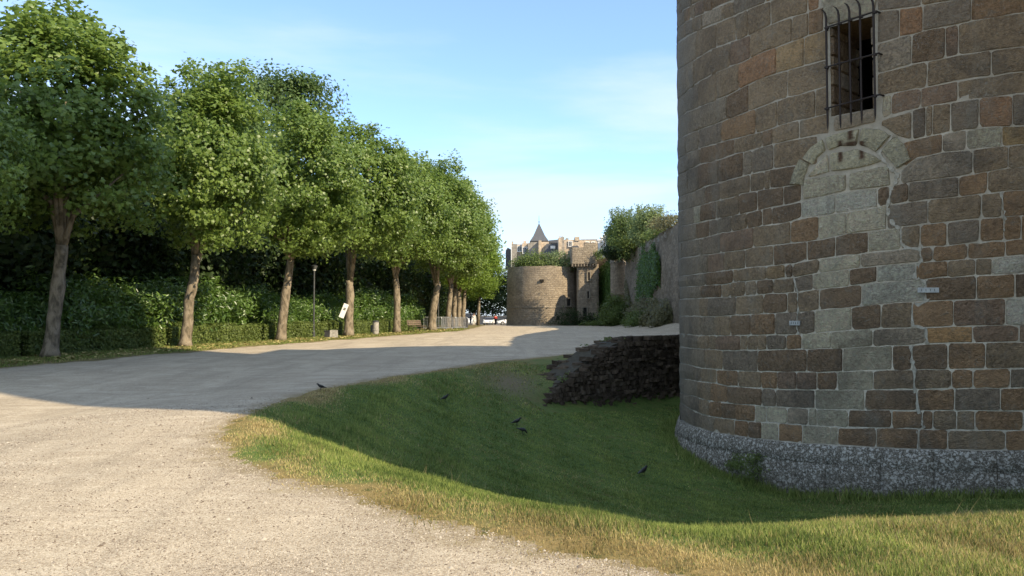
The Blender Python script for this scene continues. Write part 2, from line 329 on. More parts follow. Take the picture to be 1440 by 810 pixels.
link("fallen_leaves", np_mesh("fallen_leaves", V.reshape(-1, 3), np.arange(K*4).reshape(-1, 4), 4, [mlitter], False, {"rnd": np.repeat(rng.uniform(0, 1, K), 4)}), kind="stuff", label="yellow fallen leaves scattered on the verge under the trees", category="leaves")
# loose pebbles on the gravel
mpb = mat("pebble"); n = N(mpb); n.out(n.mix(n.attr("rnd"), (0.11, 0.08, 0.055), (0.50, 0.44, 0.35)), 0.85)
K = 190000; r = np.exp(rng.uniform(math.log(3.4), math.log(15), K)); a = rng.uniform(R_(-46), R_(12), K); x = r*np.sin(a); y = r*np.cos(a)
keep = (sdist(x, y, GRASS_EDGE)+.1*vnoise(x, y, 2.4, 3) < 0.02) & (vnoise(x, y, 0.9, 7)+rng.normal(0, .5, K) > -0.25); x, y, r = x[keep], y[keep], r[keep]; k = len(x); z = G(x, y)
s_ = rng.gamma(3.0, 0.00085, k)*(0.7+r*0.11)+0.0018; V = np.empty((k, 5, 3)); a = rng.uniform(0, 6.28, k)
for i in range(4):
    w = a+i*math.pi/2; q_ = rng.uniform(.7, 1.3, k); V[:, i] = np.stack([x+s_*q_*np.cos(w), y+s_*q_*np.sin(w), z-0.001], -1)
V[:, 4] = np.stack([x, y, z+s_*rng.uniform(.5, 1, k)], -1); b = (np.arange(k)*5)[:, None, None]
Fc = (np.array([[0, 1, 4], [1, 2, 4], [2, 3, 4], [3, 0, 4]])[None]+b).reshape(-1, 3)
link("pebbles", np_mesh("pebbles", V.reshape(-1, 3), Fc, 3, [mpb], False, {"rnd": np.repeat(rng.uniform(0, 1, k)**1.3, 5)}), kind="stuff", label="loose pale pebbles lying on the near gravel", category="gravel")

K = 700; r = np.exp(rng.uniform(math.log(4), math.log(26), K)); a = rng.uniform(R_(-46), R_(12), K); x = r*np.sin(a); y = r*np.cos(a); keep = (sdist(x, y, GRASS_EDGE) < -.1) & (row_off(x, y) < VE); x, y = x[keep], y[keep]; k = len(x); z = G(x, y); s_ = rng.gamma(4, .0032, k)
V = np.empty((k, 5, 3)); a = rng.uniform(0, 6.28, k)
for i in range(4): w = a+i*math.pi/2; q_ = rng.uniform(.6, 1.4, k); V[:, i] = np.stack([x+s_*q_*np.cos(w), y+s_*q_*np.sin(w), z-.002], -1)
V[:, 4] = np.stack([x, y, z+s_*rng.uniform(.3, .9, k)], -1); b = (np.arange(k)*5)[:, None, None]; Fc = (np.array([[0, 1, 4], [1, 2, 4], [2, 3, 4], [3, 0, 4]])[None]+b).reshape(-1, 3)
link("loose_stones", np_mesh("loose_stones", V.reshape(-1, 3), Fc, 3, [mpb], False, {"rnd": np.repeat(rng.uniform(0, .8, k), 5)}), kind="stuff", label="larger loose stones and dead leaf bits scattered over the gravel", category="gravel")

# ------------------------------------------------------------ big round tower
n0 = -TC/22.0; r0 = np.array([-n0[1], n0[0]])
if r0[0] < 0: r0 = -r0
def cylp(phi, z, R): q = TC+R*(n0*math.cos(phi)+r0*math.sin(phi)); return (q[0], q[1], z)
PHI_T = None
def unp(px, py, R=TR):
    """pixel of the survey -> (phi, z) on the tower"""
    d = ray(px, py); h = np.hypot(d[0], d[1]); e = d[:2]/h; b = e @ TC; c = TC @ TC-R*R; disc = b*b-c
    t = b-math.sqrt(disc) if disc > 0 else b
    q = e*t-TC; phi = math.atan2(q @ r0, q @ n0); return phi, EYE+d[2]*t/h
def stone_mat(name, c, var=0.22, lich=0.35, stain=False):
    m = mat(name); n = N(m); p = n.pos(); rd = n.rand()
    off = n.vmath('ADD', p, n.math('MULTIPLY', rd, 37.0)) if False else p
    f1 = n.noise(off, 2.6, 5, 0.6, 0.5); f2 = n.noise(off, 17, 5, 0.68, 0.5); f3 = n.noise(n.map(off, (9, 9, 30)), 2.2, 3, 0.6); f4 = n.noise(off, 90, 2, 0.6)
    base = n.mix(n.rng(rd, 0, 1, smooth=False), tuple(x*(1-var) for x in c), tuple(x*(1+var) for x in c))
    base = n.mix(n.rng(f1, 0.3, 0.72, 0, 0.45), base, tuple(x*0.38 for x in (c[0]*.98, c[1], c[2]*1.06)))
    base = n.mix(n.rng(f2, 0.36, 0.64, 0, 0.6), base, tuple(min(1, x*1.55) for x in (c[0], c[1]*.99, c[2]*.96)))
    base = n.mix(n.rng(f3, 0.5, 0.75, 0, 0.5), base, tuple(x*0.45 for x in c)); f5 = n.noise(off, 7.5, 6, .78, 1.2); base = n.mix(n.rng(f5, .53, .66, 0, .5), base, (.36, .33, .26)); base = n.mix(n.rng(f5, .44, .34, 0, .6), base, tuple(x*.4 for x in c))
    wv = n.noise(p, .55, 6, .65, .6); base = n.mix(n.rng(wv, .48, .68, 0, .55), base, (.15, .125, .095)); wv2 = n.noise(n.map(p, (1, 1, .35)), 1.5, 5, .7, .3); base = n.mix(n.rng(wv2, .52, .7, 0, .38), base, (.40, .365, .285))
    # crusty pale lichen: heavy on the flank at the left edge and up high, specks elsewhere
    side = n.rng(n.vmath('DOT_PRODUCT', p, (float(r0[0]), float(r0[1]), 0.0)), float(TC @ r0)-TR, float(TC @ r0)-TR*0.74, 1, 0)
    sp = n.noise(p, 30, 4, 0.75, 0.3); pt = n.noise(p, 1.3, 3, 0.5, 0.4)
    hi = n.rng(n.math('ADD', n.vmath('DOT_PRODUCT', p, (0, 0, 1.0)), n.math('MULTIPLY', pt, 3.0)), 3.0, 7.0, 0, 0.07)
    thr = n.math('SUBTRACT', n.math('SUBTRACT', n.math('SUBTRACT', 0.665, n.math('MULTIPLY', side, 0.13)), n.math('MULTIPLY', n.rng(pt, 0.5, 0.75), 0.07*lich/0.35)), hi)
    lf = n.math('MULTIPLY', n.rng(n.math('SUBTRACT', sp, thr), 0.0, 0.09), 0.62)
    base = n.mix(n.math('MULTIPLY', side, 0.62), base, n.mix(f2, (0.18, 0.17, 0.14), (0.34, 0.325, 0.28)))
    base = n.mix(lf, base, (0.50, 0.47, 0.40))
    if stain:
        s = n.vmath('DOT_PRODUCT', p, (float(r0[0]), float(r0[1]), 0.0)); z = n.vmath('DOT_PRODUCT', p, (0, 0, 1.0)); tot = None
        for (px, y0, y1) in ((1196, 181, 199), (1182, 199, 230), (1212, 199, 226), (1197, 200, 212)):
            ph, za = unp(px, y0); _, zb = unp(px, y1); sc = float((TC+TR*(n0*math.cos(ph)+r0*math.sin(ph))) @ r0)
            wd = 0.085 if px != 1197 else 0.3
            wob = n.math('ADD', s, n.math('MULTIPLY', n.math('SUBTRACT', f2, .5), .09))
            k_ = n.rng(n.math('ABSOLUTE', n.math('SUBTRACT', wob, sc)), 0.006, wd, 1, 0)
            k_ = n.math('MULTIPLY', k_, n.math('MULTIPLY', n.rng(z, zb-.03, zb+.05), n.rng(z, za-.02, za+.03, 1, 0)))
            tot = k_ if tot is None else n.math('MAXIMUM', tot, k_)
        base = n.mix(n.math('MULTIPLY', tot, 0.9), base, (0.10, 0.032, 0.014))
    hgt = n.math('ADD', n.math('MULTIPLY', n.math('ADD', f1, f5), 1.3), n.math('ADD', n.math('MULTIPLY', f2, 1.0), n.math('ADD', n.math('MULTIPLY', f3, 0.8), n.math('MULTIPLY', f4, .25))))
    n.out(base, 0.9, hgt, 1.0, 0.11, spec=0.15); return m
PAL = dict(G=(.15, .14, .12), B=(.17, .115, .07), D=(.105, .078, .055), T=(.345, .315, .235), S=(.118, .110, .098), M=(.16, .133, .098), R=(.2, .118, .07), Y=(.225, .17, .10), O=(.44, .28, .115), W=(.36, .365, .32), V=(.135, .10, .08), K=(.06, .045, .035), N=(.27, .17, .08), Q=(.21, .2, .165))
PAL = {k_: tuple(v*.66+m_*.34 for v, m_ in zip(c_, (.17, .14, .105))) for k_, c_ in PAL.items()}
PAL = {k_: (c_[0]*2.65, c_[1]*2.3, c_[2]*1.9) for k_, c_ in PAL.items()}
PAL.update(T=(.78, .615, .42), W=(.76, .635, .48), Q=(.54, .425, .295), O=(.52, .35, .17))
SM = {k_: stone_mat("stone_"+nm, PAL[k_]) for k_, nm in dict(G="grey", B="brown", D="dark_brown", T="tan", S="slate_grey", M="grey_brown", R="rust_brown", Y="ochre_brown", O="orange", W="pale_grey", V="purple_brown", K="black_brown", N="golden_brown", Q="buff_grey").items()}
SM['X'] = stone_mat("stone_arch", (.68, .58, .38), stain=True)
mm = mat("tower_mortar"); n = N(mm); p = n.pos(); f2 = n.noise(p, 9, 5, .7); f1 = n.noise(p, 1.1, 4, .6)
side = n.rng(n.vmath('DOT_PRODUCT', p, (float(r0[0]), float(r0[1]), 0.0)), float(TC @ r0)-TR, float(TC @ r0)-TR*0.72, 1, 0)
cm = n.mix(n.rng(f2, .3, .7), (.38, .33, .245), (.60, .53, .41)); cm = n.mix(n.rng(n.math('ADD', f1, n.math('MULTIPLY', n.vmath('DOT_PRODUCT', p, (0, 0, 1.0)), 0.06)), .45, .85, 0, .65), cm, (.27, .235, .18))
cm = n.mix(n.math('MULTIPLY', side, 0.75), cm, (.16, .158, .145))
n.out(cm, .95, f2, .5, .02, spec=.1)
L = {}
L['P'] = [(952, 586), (958, 590), (972, 598), (1000, 607), (1033, 612.5), (1070, 617.5), (1128, 624), (1188, 626.7), (1267, 631), (1325, 632.5), (1440, 634)]
L['A'] = [(952, 562), (967, 573), (983, 581), (1000, 586), (1033, 590), (1062, 593), (1108, 596), (1153, 599), (1190, 601), (1255, 602), (1312, 603.7), (1347, 604.7), (1440, 605.8)]
L['B'] = [(952, 549), (962, 553), (982, 559), (998, 564), (1023, 566), (1037, 568), (1073, 571), (1093, 572.5), (1145, 574.7), (1200, 576.7), (1290, 577.5), (1440, 577.5)]
L['C'] = [(952, 530), (962, 532.5), (983, 536.7), (1007, 539), (1025, 543), (1070, 546), (1092, 547.5), (1190, 548.5), (1288, 547.5), (1342, 546.7), (1440, 545.3)]
L['D'] = [(952, 509), (962, 511), (983, 517), (1017, 520), (1067, 522.5), (1138, 523.3), (1200, 522), (1255, 520.3), (1290, 520), (1385, 519), (1440, 517.5)]
L['E'] = [(952, 487), (978, 490), (1015, 492.5), (1065, 492.5), (1127, 491), (1183, 490), (1200, 488.3), (1253, 486.3), (1287, 485.3), (1307, 483.3), (1385, 481.7), (1440, 481)]
L['F'] = [(952, 469), (983, 471.7), (1033, 471.7), (1090, 470.8), (1125, 470.5), (1150, 467.5), (1200, 464.5), (1242, 461.7), (1303, 460.5), (1342, 458.7), (1440, 456.7)]
L['G'] = [(952, 444), (995, 445), (1033, 443.3), (1065, 441.7), (1090, 440), (1138, 438), (1153, 435.8), (1200, 431.7), (1240, 427.5), (1280, 424), (1340, 422), (1412, 419.5), (1440, 418)]
L['H'] = [(952, 421), (997, 419), (1030, 417.5), (1073, 414), (1090, 412.5), (1122, 410.8), (1143, 407.5), (1160, 406), (1200, 401.3), (1233, 397), (1283, 394), (1337, 389.5), (1440, 384)]
L['I'] = [(952, 404), (988, 401.5), (1017, 400), (1030, 397.5), (1065, 394), (1088, 392.3), (1117, 390), (1142, 385.5), (1158, 383.3), (1190, 379), (1232, 374), (1280, 370), (1317, 367.5), (1395, 362.5), (1440, 358.5)]
L['J'] = [(952, 389), (992, 384), (1018, 381), (1050, 376.7), (1083, 374), (1117, 370.8), (1135, 366.7), (1150, 364), (1200, 358.3), (1222, 355), (1262, 351), (1293, 347.5), (1327, 346), (1350, 343), (1400, 339), (1440, 336.7)]
L['K'] = [(952, 364), (995, 358), (1018, 355), (1048, 351), (1063, 347.5), (1088, 345), (1130, 340), (1150, 337.5), (1173, 333), (1200, 328), (1247, 323), (1267, 319), (1293, 316), (1333, 312), (1377, 307.5), (1440, 302.5)]
L['L'] = [(952, 341), (988, 335), (1013, 328), (1032, 325), (1060, 319), (1087, 316), (1108, 312.5), (1128, 306.7), (1150, 304), (1200, 296.7), (1230, 292), (1252, 287.5), (1277, 284), (1303, 281), (1350, 276), (1388, 271.7), (1440, 266.7)]
L['M'] = [(952, 319), (978, 314), (1007, 308), (1028, 304), (1052, 299), (1085, 291.7), (1125, 284), (1130, 282), (1190, 270), (1230, 264.5), (1250, 262), (1280, 256), (1347, 248.5), (1388, 241), (1440, 234)]
L['N'] = [(952, 298), (977, 291), (992, 287), (1007, 282), (1033, 277), (1040, 273), (1067, 268), (1100, 263), (1130, 258)]
L['NR'] = [(1262, 240), (1270, 234), (1288, 222), (1323, 215), (1367, 210), (1410, 206), (1440, 203)]
L['O'] = [(952, 278), (975, 270), (993, 262), (1015, 256), (1040, 249), (1058, 244), (1088, 237.5), (1130, 231)]
L['Pp'] = [(952, 247), (985, 231), (1010, 225), (1033, 217), (1060, 210), (1088, 202.5), (1117, 196), (1160, 188)]
L['Q'] = [(952, 224), (970, 214), (985, 208), (1015, 200), (1033, 195), (1072, 185), (1092, 178), (1112, 171.7), (1142, 166), (1155, 162), (1170, 158)]
L['R'] = [(952, 196), (970, 188), (987, 181), (1015, 171), (1053, 156.5), (1095, 141), (1133, 130), (1170, 120)]
L['S'] = [(952, 168), (967, 157), (990, 148), (1023, 134), (1040, 125), (1067, 112), (1093, 103), (1110, 98), (1170, 82)]
L['T'] = [(952, 141), (968, 127), (983, 115), (1007, 102), (1028, 93), (1050, 85), (1073, 73), (1093, 66), (1117, 57.5), (1143, 48), (1170, 40)]
L['U'] = [(952, 99), (975, 85), (1000, 70), (1028, 59), (1053, 50), (1083, 35), (1110, 25), (1137, 17), (1160, 9)]
L['V'] = [(952, 63), (975, 46), (1000, 36), (1033, 22), (1067, 7), (1093, -2), (1160, -22)]
L['r6'] = L['NR']
L['r5'] = [(1262, 201), (1275, 198), (1288, 195), (1323, 188), (1375, 180), (1440, 176)]
L['r4'] = [(1238, 167), (1255, 161.7), (1283, 155), (1307, 148), (1345, 143), (1377, 138), (1417, 134), (1440, 131)]
L['r3'] = [(1232, 136), (1238, 135), (1267, 129), (1307, 122), (1345, 114), (1392, 107), (1440, 100)]
L['r2'] = [(1232, 104), (1278, 91.7), (1303, 86.7), (1335, 80), (1392, 71), (1440, 65)]
L['r1'] = [(1232, 62), (1263, 53), (1278, 50), (1303, 42.5), (1330, 37.5), (1380, 27), (1440, 17)]
L['r0'] = [(1232, 17), (1298, 8), (1364, -4), (1440, -18)]
L['rt'] = [(1160, -22), (1232, -25), (1440, -60)]
def ly(k_, x): return float(np.interp(x, [p[0] for p in L[k_]], [p[1] for p in L[k_]]))
ROWS = [
 ('A', 'P', [953, 962, 970, 978, 990, 1005, 1033, 1052.5, 1071, 1095, 1128.5, 1168.5, 1178.5, 1232.5, 1292, 1332.5, 1414, 1452], "GGGGGMBDTBTTBBBMB"),
 ('B', 'A', [953, 962, 970, 984, 998, 1015, 1035, 1062, 1078, 1107.5, 1136.7, 1149, 1193, 1254, 1297, 1312, 1345, 1371, 1439, 1460], "GGGMBDBTTQTTDBBMMBB"),
 ('C', 'B', [953, 963, 982, 1000, 1023, 1071.7, 1091.7, 1146, 1216, 1290, 1342.5, 1406.7, 1460], "GGMBDSSTDBSB"),
 ('D', 'C', [953, 963, 977, 986, 1008, 1038, 1071, 1093, 1120, 1149, 1177.5, 1228, 1286, 1338.5, 1368, 1421, 1470], "GGSMBMBVVBTMMBBS"),
 ('E', 'D', [953, 962, 975, 992, 1016.7, 1065.8, 1135, 1185, 1255, 1282, 1333, 1386, 1470], "GGGMSDDTDDBM"),
 ('F', 'E', [953, 969, 982, 997.5, 1007.5, 1041, 1051.7, 1066, 1078, 1106, 1127.5, 1169, 1227.5, 1303, 1367.5, 1433, 1475], "GGMMVMMMSBTTQNVV"),
 ('G', 'F', [953, 963, 974, 986, 1005, 1027.5, 1056, 1090, 1121.7, 1146, 1198, 1239, 1283, 1341, 1414, 1470], "GGGGMDBSSTDMBVW"),
 ('H', 'G', [953, 966, 985, 996, 1035, 1074, 1107.5, 1122, 1152, 1212, 1302, 1373, 1427, 1470], "GGMSMDMMDWDBK"),
 ('I', 'H', [953, 970, 987, 1015, 1027, 1048, 1064, 1088, 1117, 1143.5, 1195, 1233, 1288, 1333, 1372, 1395, 1470], "GGDMMMDMSTDWBMMW"),
 ('J', 'I', [953, 968, 992, 1031, 1039, 1078, 1104, 1115, 1152.5, 1210, 1294, 1312, 1361, 1414, 1470], "GGDMMYDMTQDBBB"),
 ('K', 'J', [953, 960, 988, 996, 1019, 1048, 1088, 1135, 1175, 1221, 1267, 1294, 1331.5, 1377.5, 1412, 1436, 1470], "GGGVMMDDDTMBSBBB"),
 ('L', 'K', [953, 960, 988, 1014, 1060, 1112, 1151.5, 1190, 1247, 1305, 1380, 1409, 1470], "GGSVMBTTSMMB"),
 ('M', 'L', [953, 963, 980, 998, 1009, 1029, 1051, 1072, 1086, 1127, 1175, 1234, 1252, 1278, 1348.5, 1389, 1450], "GGDSGMDDDWWDDSBM"),
 ('N', 'M', [953, 963, 977, 986, 1007, 1012, 1040, 1065, 1102, 1127], "GGTDMMDDD"),
 ('O', 'N', [953, 965, 992, 1013, 1055, 1075, 1083, 1119], "GGDMMMD"),
 ('Pp', 'O', [953, 968, 983, 1011, 1045, 1058, 1088, 1150], "GGDDGSM"),
 ('Q', 'Pp', [953, 970, 985, 1007, 1033, 1072, 1087, 1124, 1166], "GGDDMDMM"),
 ('R', 'Q', [953, 965, 983, 1015, 1063, 1093, 1147, 1165], "GGSBMMM"),
 ('S', 'R', [953, 975, 1023, 1053, 1108, 1165], "GGDMM"),
 ('T', 'S', [953, 965, 983, 1008, 1039.5, 1092, 1131, 1165], "GGMMRYY"),
 ('U', 'T', [953, 966, 977, 1000, 1027, 1055, 1114, 1137, 1158], "GGMMVMMB"),
 ('V', 'U', [953, 980, 1008, 1035, 1052, 1084, 1136, 1152], "GMMMMMR"),
 ('r0', 'r1', [1234, 1265, 1298, 1366, 1470], "SRSB"),
 ('r1', 'r2', [1234, 1282, 1329.5, 1348, 1470], "QDVM"),
 ('r2', 'r3', [1234, 1304, 1394, 1470], "MMM"),
 ('r3', 'r4', [1240, 1253.5, 1295.5, 1347, 1470], "TVVM"),
 ('r4', 'r5', [1283, 1302, 1311, 1337, 1377, 1424, 1470], "KMMSRS"),
 ('r5', 'r6', [1271, 1325.5, 1359, 1409, 1470], "BQTO"),
 ('r6', 'M', [1266, 1368, 1418, 1470], "QMM"),
 ('rt', 'r0', [1234, 1296, 1350, 1400, 1470], "SMBM"),
]
POLYS = [  # (top points, bottom points, colour) arch ring, its filling and the window surround
 ([(1110, 257), (1118, 238), (1127, 222.5)], [(1127.5, 262), (1132, 247), (1139, 234.5)], 'X'),
 ([(1128.5, 221), (1142, 206), (1158, 194.5)], [(1141, 232.5), (1150, 222), (1162, 213)], 'X'),
 ([(1160.5, 193.5), (1182, 186), (1209, 180.5)], [(1164.5, 211.5), (1182, 206), (1206, 205)], 'X'),
 ([(1211, 180.3), (1236, 180.5), (1253, 188.5)], [(1208, 205.3), (1221, 208), (1235, 213.5)], 'X'),
 ([(1256, 190.5), (1272, 203), (1283, 221)], [(1239, 215), (1250, 224), (1265, 237.5)], 'X'),
 ([(1141, 240), (1152, 227), (1165, 217)], [(1136, 249), (1150, 246.5), (1167, 243)], 'T'),
 ([(1167.5, 215.5), (1205, 209.5), (1230, 216)], [(1169.5, 242), (1205, 238), (1240, 229)], 'X'),
 ([(1131, 252), (1160, 248), (1190, 244)], [(1129, 280.5), (1160, 275), (1190, 269)], 'T'),
 ([(1194, 243.5), (1220, 238), (1250, 233)], [(1194, 268), (1220, 265.5), (1253, 260)], 'T'),
 ([(1154, -4), (1195, -16), (1238, -24)], [(1163, 36), (1195, 27), (1231, 17)], 'T'),
 ([(1172, 164), (1200, 158), (1231, 151)], [(1173, 185), (1200, 179), (1232, 173)], 'Q'),
 ([(1240, 169), (1262, 162), (1282, 157)], [(1240, 179), (1262, 191), (1282, 196)], 'M'),
]
def stone_grid(T, Bt, h, rc, base=-0.010, gap=0.019, R=TR):
    """T, Bt: lists of (phi,z) along the top and bottom edge -> vertex grid"""
    nn = len(T); s_ = np.array([p_[0]*R for p_ in T]); zt = np.array([p_[1] for p_ in T]); sb_ = np.array([p_[0]*R for p_ in Bt]); zb = np.array([p_[1] for p_ in Bt])
    wdt = max(0.05, s_[-1]-s_[0]); e = min(gap, wdt*0.12)
    hh = float(np.mean(zt-zb)); zt = zt-min(gap, .15*hh); zb = zb+min(gap, .15*hh)
    s_ = s_+np.linspace(e, -e, nn); sb_ = sb_+np.linspace(e, -e, nn)
    rcx = min(rc, wdt*0.2); rcz = min(rc*rng.uniform(.3, 1.2), hh*0.25)
    # insert rounding columns
    def ins(a, first, last): return np.concatenate([[a[0]], [first], a[1:-1], [last], [a[-1]]])
    s2 = ins(s_, s_[0]+rcx, s_[-1]-rcx); b2 = ins(sb_, sb_[0]+rcx, sb_[-1]-rcx); z2 = ins(zt, zt[0], zt[-1]); y2 = ins(zb, zb[0], zb[-1])
    z2[0] -= rcz*rng.uniform(.4, 1.6); z2[-1] -= rcz*rng.uniform(.4, 1.6); y2[0] += rcz*rng.uniform(.4, 1.6); y2[-1] += rcz*rng.uniform(.4, 1.6)
    k = len(s2); z2 = z2+rng.normal(0, .0055, k); y2 = y2+rng.normal(0, .0055, k); s2[0] += rng.normal(0, .005); b2[0] += rng.normal(0, .005)
    cols = []
    bev = min(0.014, hh*.1)
    for i in range(-1, k+1):
        j = min(max(i, 0), k-1); end = i in (-1, k); ds = (-bev if i == -1 else bev if i == k else 0)
        st, sbm = s2[j]+ds, b2[j]+ds; rows = []
        ztj, zbj = z2[j], y2[j]
        for f_, dz, dep in ((0, bev, 0), (0, 0, .9), (.5, 0, 1.6), (1, 0, .8), (1, -bev, 0)):
            zz = ztj+(zbj-ztj)*f_+(0 if end else dz); sv = st+(sbm-st)*f_
            rr = R+(base if (end or dep == 0) else h*dep+rng.normal(0, .0055)); rows.append((sv/R, zz, rr))
        cols.append(rows)
    V = [cylp(a_, b_, c_) for c in cols for (a_, b_, c_) in c]; Fs = []
    for i in range(len(cols)-1):
        for j in range(4): Fs.append((i*5+j, (i+1)*5+j, (i+1)*5+j+1, i*5+j+1)[::-1])
    return V, Fs
def resample(pts, nseg):
    q = [unp(*p_) for p_ in pts]; t = np.linspace(0, len(q)-1, nseg+1); a_ = np.arange(len(q))
    return list(zip(np.interp(t, a_, [p_[0] for p_ in q]), np.interp(t, a_, [p_[1] for p_ in q])))
tower = thing("round_tower", "massive round stone keep tower with barred window, filling the right side", "tower", (TC[0], TC[1], g(TC[0], TC[1]-0)), group=None)
tower.location = (0, 0, 0)
nst = 0
def add_stone(T, Bt, c, hgt=None):
    global nst
    V, Fs = stone_grid(T, Bt, hgt if hgt is not None else rng.uniform(.008, .026), rng.uniform(.012, .035))
    me = bpy.data.meshes.new("stone"); me.from_pydata(V, [], Fs); me.materials.append(SM[c]); me.polygons.foreach_set("use_smooth", [False]*len(Fs)); me.update()
    link("stone", me, tower); nst += 1
EDGE_R, EDGE_L = [], []
for top, bot, xs_, cs in ROWS:
    for i in range(len(xs_)-1):
        x0, x1 = xs_[i], xs_[i+1]; lean = 0
        ns = max(1, int(math.ceil((unp(x1, ly(top, x1))[0]-unp(x0, ly(top, x0))[0])*TR/0.26)))
        xx = np.linspace(x0, x1, ns+1); T = [unp(q, ly(top, q)) for q in xx]; Bt = [unp(q, ly(bot, q)) for q in xx]
        ph0 = 0.5*(T[0][0]+Bt[0][0]); 
        add_stone(T, Bt, cs[i])
    if xs_[-1] > 1440: EDGE_R.append((0.5*(T[-1][0]+Bt[-1][0]), T[-1][1], Bt[-1][1]))
    if xs_[0] < 960:
        a_, b_ = unp(xs_[0], ly(top, xs_[0])), unp(xs_[0], ly(bot, xs_[0])); EDGE_L.append((a_[0], a_[1], b_[1]))
for Tp, Bp, c in POLYS:
    add_stone(resample(Tp, 4), resample(Bp, 4), c, 0.043 if c == 'X' else 0.03)
# the rest of the tower's facing: out of the picture, same stone, one joined part
TOPZ = 11.2
SV, SF, SMI = [], [], []; letters = "MDBGMSVQ"
def stuff_stone(p0, p1, z0a, z1a, z0b, z1b, zone=1):
    ns = max(1, int((p1-p0)*TR/0.45)); ph = np.linspace(p0, p1, ns+1)
    T = [(a_, z1a+(z1b-z1a)*i/ns) for i, a_ in enumerate(ph)]; Bt = [(a_, z0a+(z0b-z0a)*i/ns) for i, a_ in enumerate(ph)]
    V, Fs = stone_grid(T, Bt, rng.uniform(.008, .026), .02); b = len(SV); SV.extend(V); SF.extend([tuple(i+b for i in f) for f in Fs]); SMI.extend([random.randrange(len(letters))]*len(Fs))
PHR, PHL = math.pi*0.62, -math.pi*0.66
for ph, zt, zb in EDGE_R:
    a_ = ph
    while a_ < PHR: b_ = a_+rng.uniform(.3, .95)/TR; stuff_stone(a_, b_, zb, zt, zb, zt); a_ = b_
for ph, zt, zb in EDGE_L:
    a_ = ph
    while a_ > PHL: b_ = a_-rng.uniform(.3, .95)/TR; stuff_stone(b_, a_, zb, zt, zb, zt); a_ = b_
topl = [unp(*p_) for p_ in L['V'][:-1]+L['rt']]; tph = [p_[0] for p_ in topl]; tz = [p_[1] for p_ in topl]
ztop = lambda a_: float(np.interp(a_, tph, tz))
dz = 0.0; zmax = max(tz)
while zmax+dz < TOPZ:
    hh = rng.uniform(.3, .42); a_ = PHL+rng.uniform(0, .1)
    while a_ < PHR:
        b_ = a_+rng.uniform(.35, 1.0)/TR; za, zb_ = ztop(a_)+dz, ztop(b_)+dz; stuff_stone(a_, b_, za, za+hh, zb_, zb_+hh); a_ = b_
    dz += hh
me = bpy.data.meshes.new("stone_facing"); me.from_pydata(SV, [], SF)
for c in letters: me.materials.append(SM[c])
me.polygons.foreach_set("material_index", SMI); me.update(); link("stone_facing", me, tower, "stuff")
# mortar core with the window opening
wl0, wr0 = unp(1168, 95)[0], unp(1230, 85)[0]; wzt = 0.5*(unp(1168, 38)[1]+unp(1230, 22)[1]); wzb = 0.5*(unp(1172, 164)[1]+unp(1228, 152)[1])
phs = sorted(set(list(np.linspace(-math.pi, math.pi, 181)) + [wl0, wr0])); zs = sorted(set([-3.2] + list(np.arange(-2.5, TOPZ, 1.2)) + [wzb, wzt, TOPZ]))
mb = MB(); idx = {}
for i, a_ in enumerate(phs):
    for j, z in enumerate(zs): idx[i, j] = len(mb.v); mb.v.append(cylp(a_, z, TR))
for i in range(len(phs)-1):
    for j in range(len(zs)-1):
        am, zm = (phs[i]+phs[i+1])/2, (zs[j]+zs[j+1])/2
        if wl0 < am < wr0 and wzb < zm < wzt: continue
        mb.f.append((idx[i, j], idx[i+1, j], idx[i+1, j+1], idx[i, j+1])); mb.m.append(0)
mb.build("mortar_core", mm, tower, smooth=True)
# parapet above the frame; tower stopped low to shorten its shadow
mb = MB(); mb.lathe([(TR-.05, TOPZ), (TR+.03, TOPZ), (TR+.03, TOPZ+.7), (TR-.5, TOPZ+.7), (TR-.5, TOPZ+.1), (.1, TOPZ+.1)], 64, (TC[0], TC[1], 0)); mb.build("parapet", SM['M'], tower)
# window recess: jamb stones, splayed dark inside
def wp(phi, z, dep): return Vector(cylp(phi, z, TR-dep))
win = mb = MB(); dp = 1.15; sh = 0.012
mjam = SM['M']; mdark = simple("dark_interior", (.012, .011, .010), .95)
mb = MB(); zj = wzb; 
jl = []
while zj < wzt:
    zn = min(wzt, zj+rng.uniform(.22, .36)); d0 = 0.0
    while d0 < dp-.05:
        d1 = min(dp, d0+rng.uniform(.3, .6)); g_ = .012; pr = rng.uniform(0.0, .03)
        for sgn, ph in ((1, wl0), (-1, wr0)):
            if sgn == -1 and d0 > .6: continue
            o_ = pr/TR*sgn; q = [wp(ph, zj+g_, d0+g_), wp(ph, zj+g_, d1-g_), wp(ph, zn-g_, d1-g_), wp(ph, zn-g_, d0+g_)]; e_ = (.04+pr)/TR*sgn
            q2 = [wp(ph+e_, zj+g_*2, d0+g_*2), wp(ph+e_, zj+g_*2, d1-g_*2), wp(ph+e_, zn-g_*2, d1-g_*2), wp(ph+e_, zn-g_*2, d0+g_*2)]
            mb.add(q+q2, [(4, 5, 6, 7), (0, 1, 5, 4), (1, 2, 6, 5), (2, 3, 7, 6), (3, 0, 4, 7)], random.choice((0, 0, 1, 2)))
        d0 = d1
    zj = zn
mb.build("jamb_stones", [SM['M'], SM['D'], SM['Q']], tower, kind="stuff")
mb = MB(); q = lambda ph, z, d: wp(ph, z, d); 
P8 = [wp(wl0, wzb, 0), wp(wr0, wzb, 0), wp(wr0, wzt, 0), wp(wl0, wzt, 0), wp(wl0, wzb, dp), wp(wr0+.0, wzb, dp), wp(wr0, wzt, dp), wp(wl0, wzt, dp)]
mb.add(P8, [(0, 1, 5, 4), (3, 7, 6, 2), (0, 4, 7, 3), (1, 2, 6, 5)], 0); mb.build("window_recess", SM['D'], tower)  # shade of the recess put into the colour by a darker stone
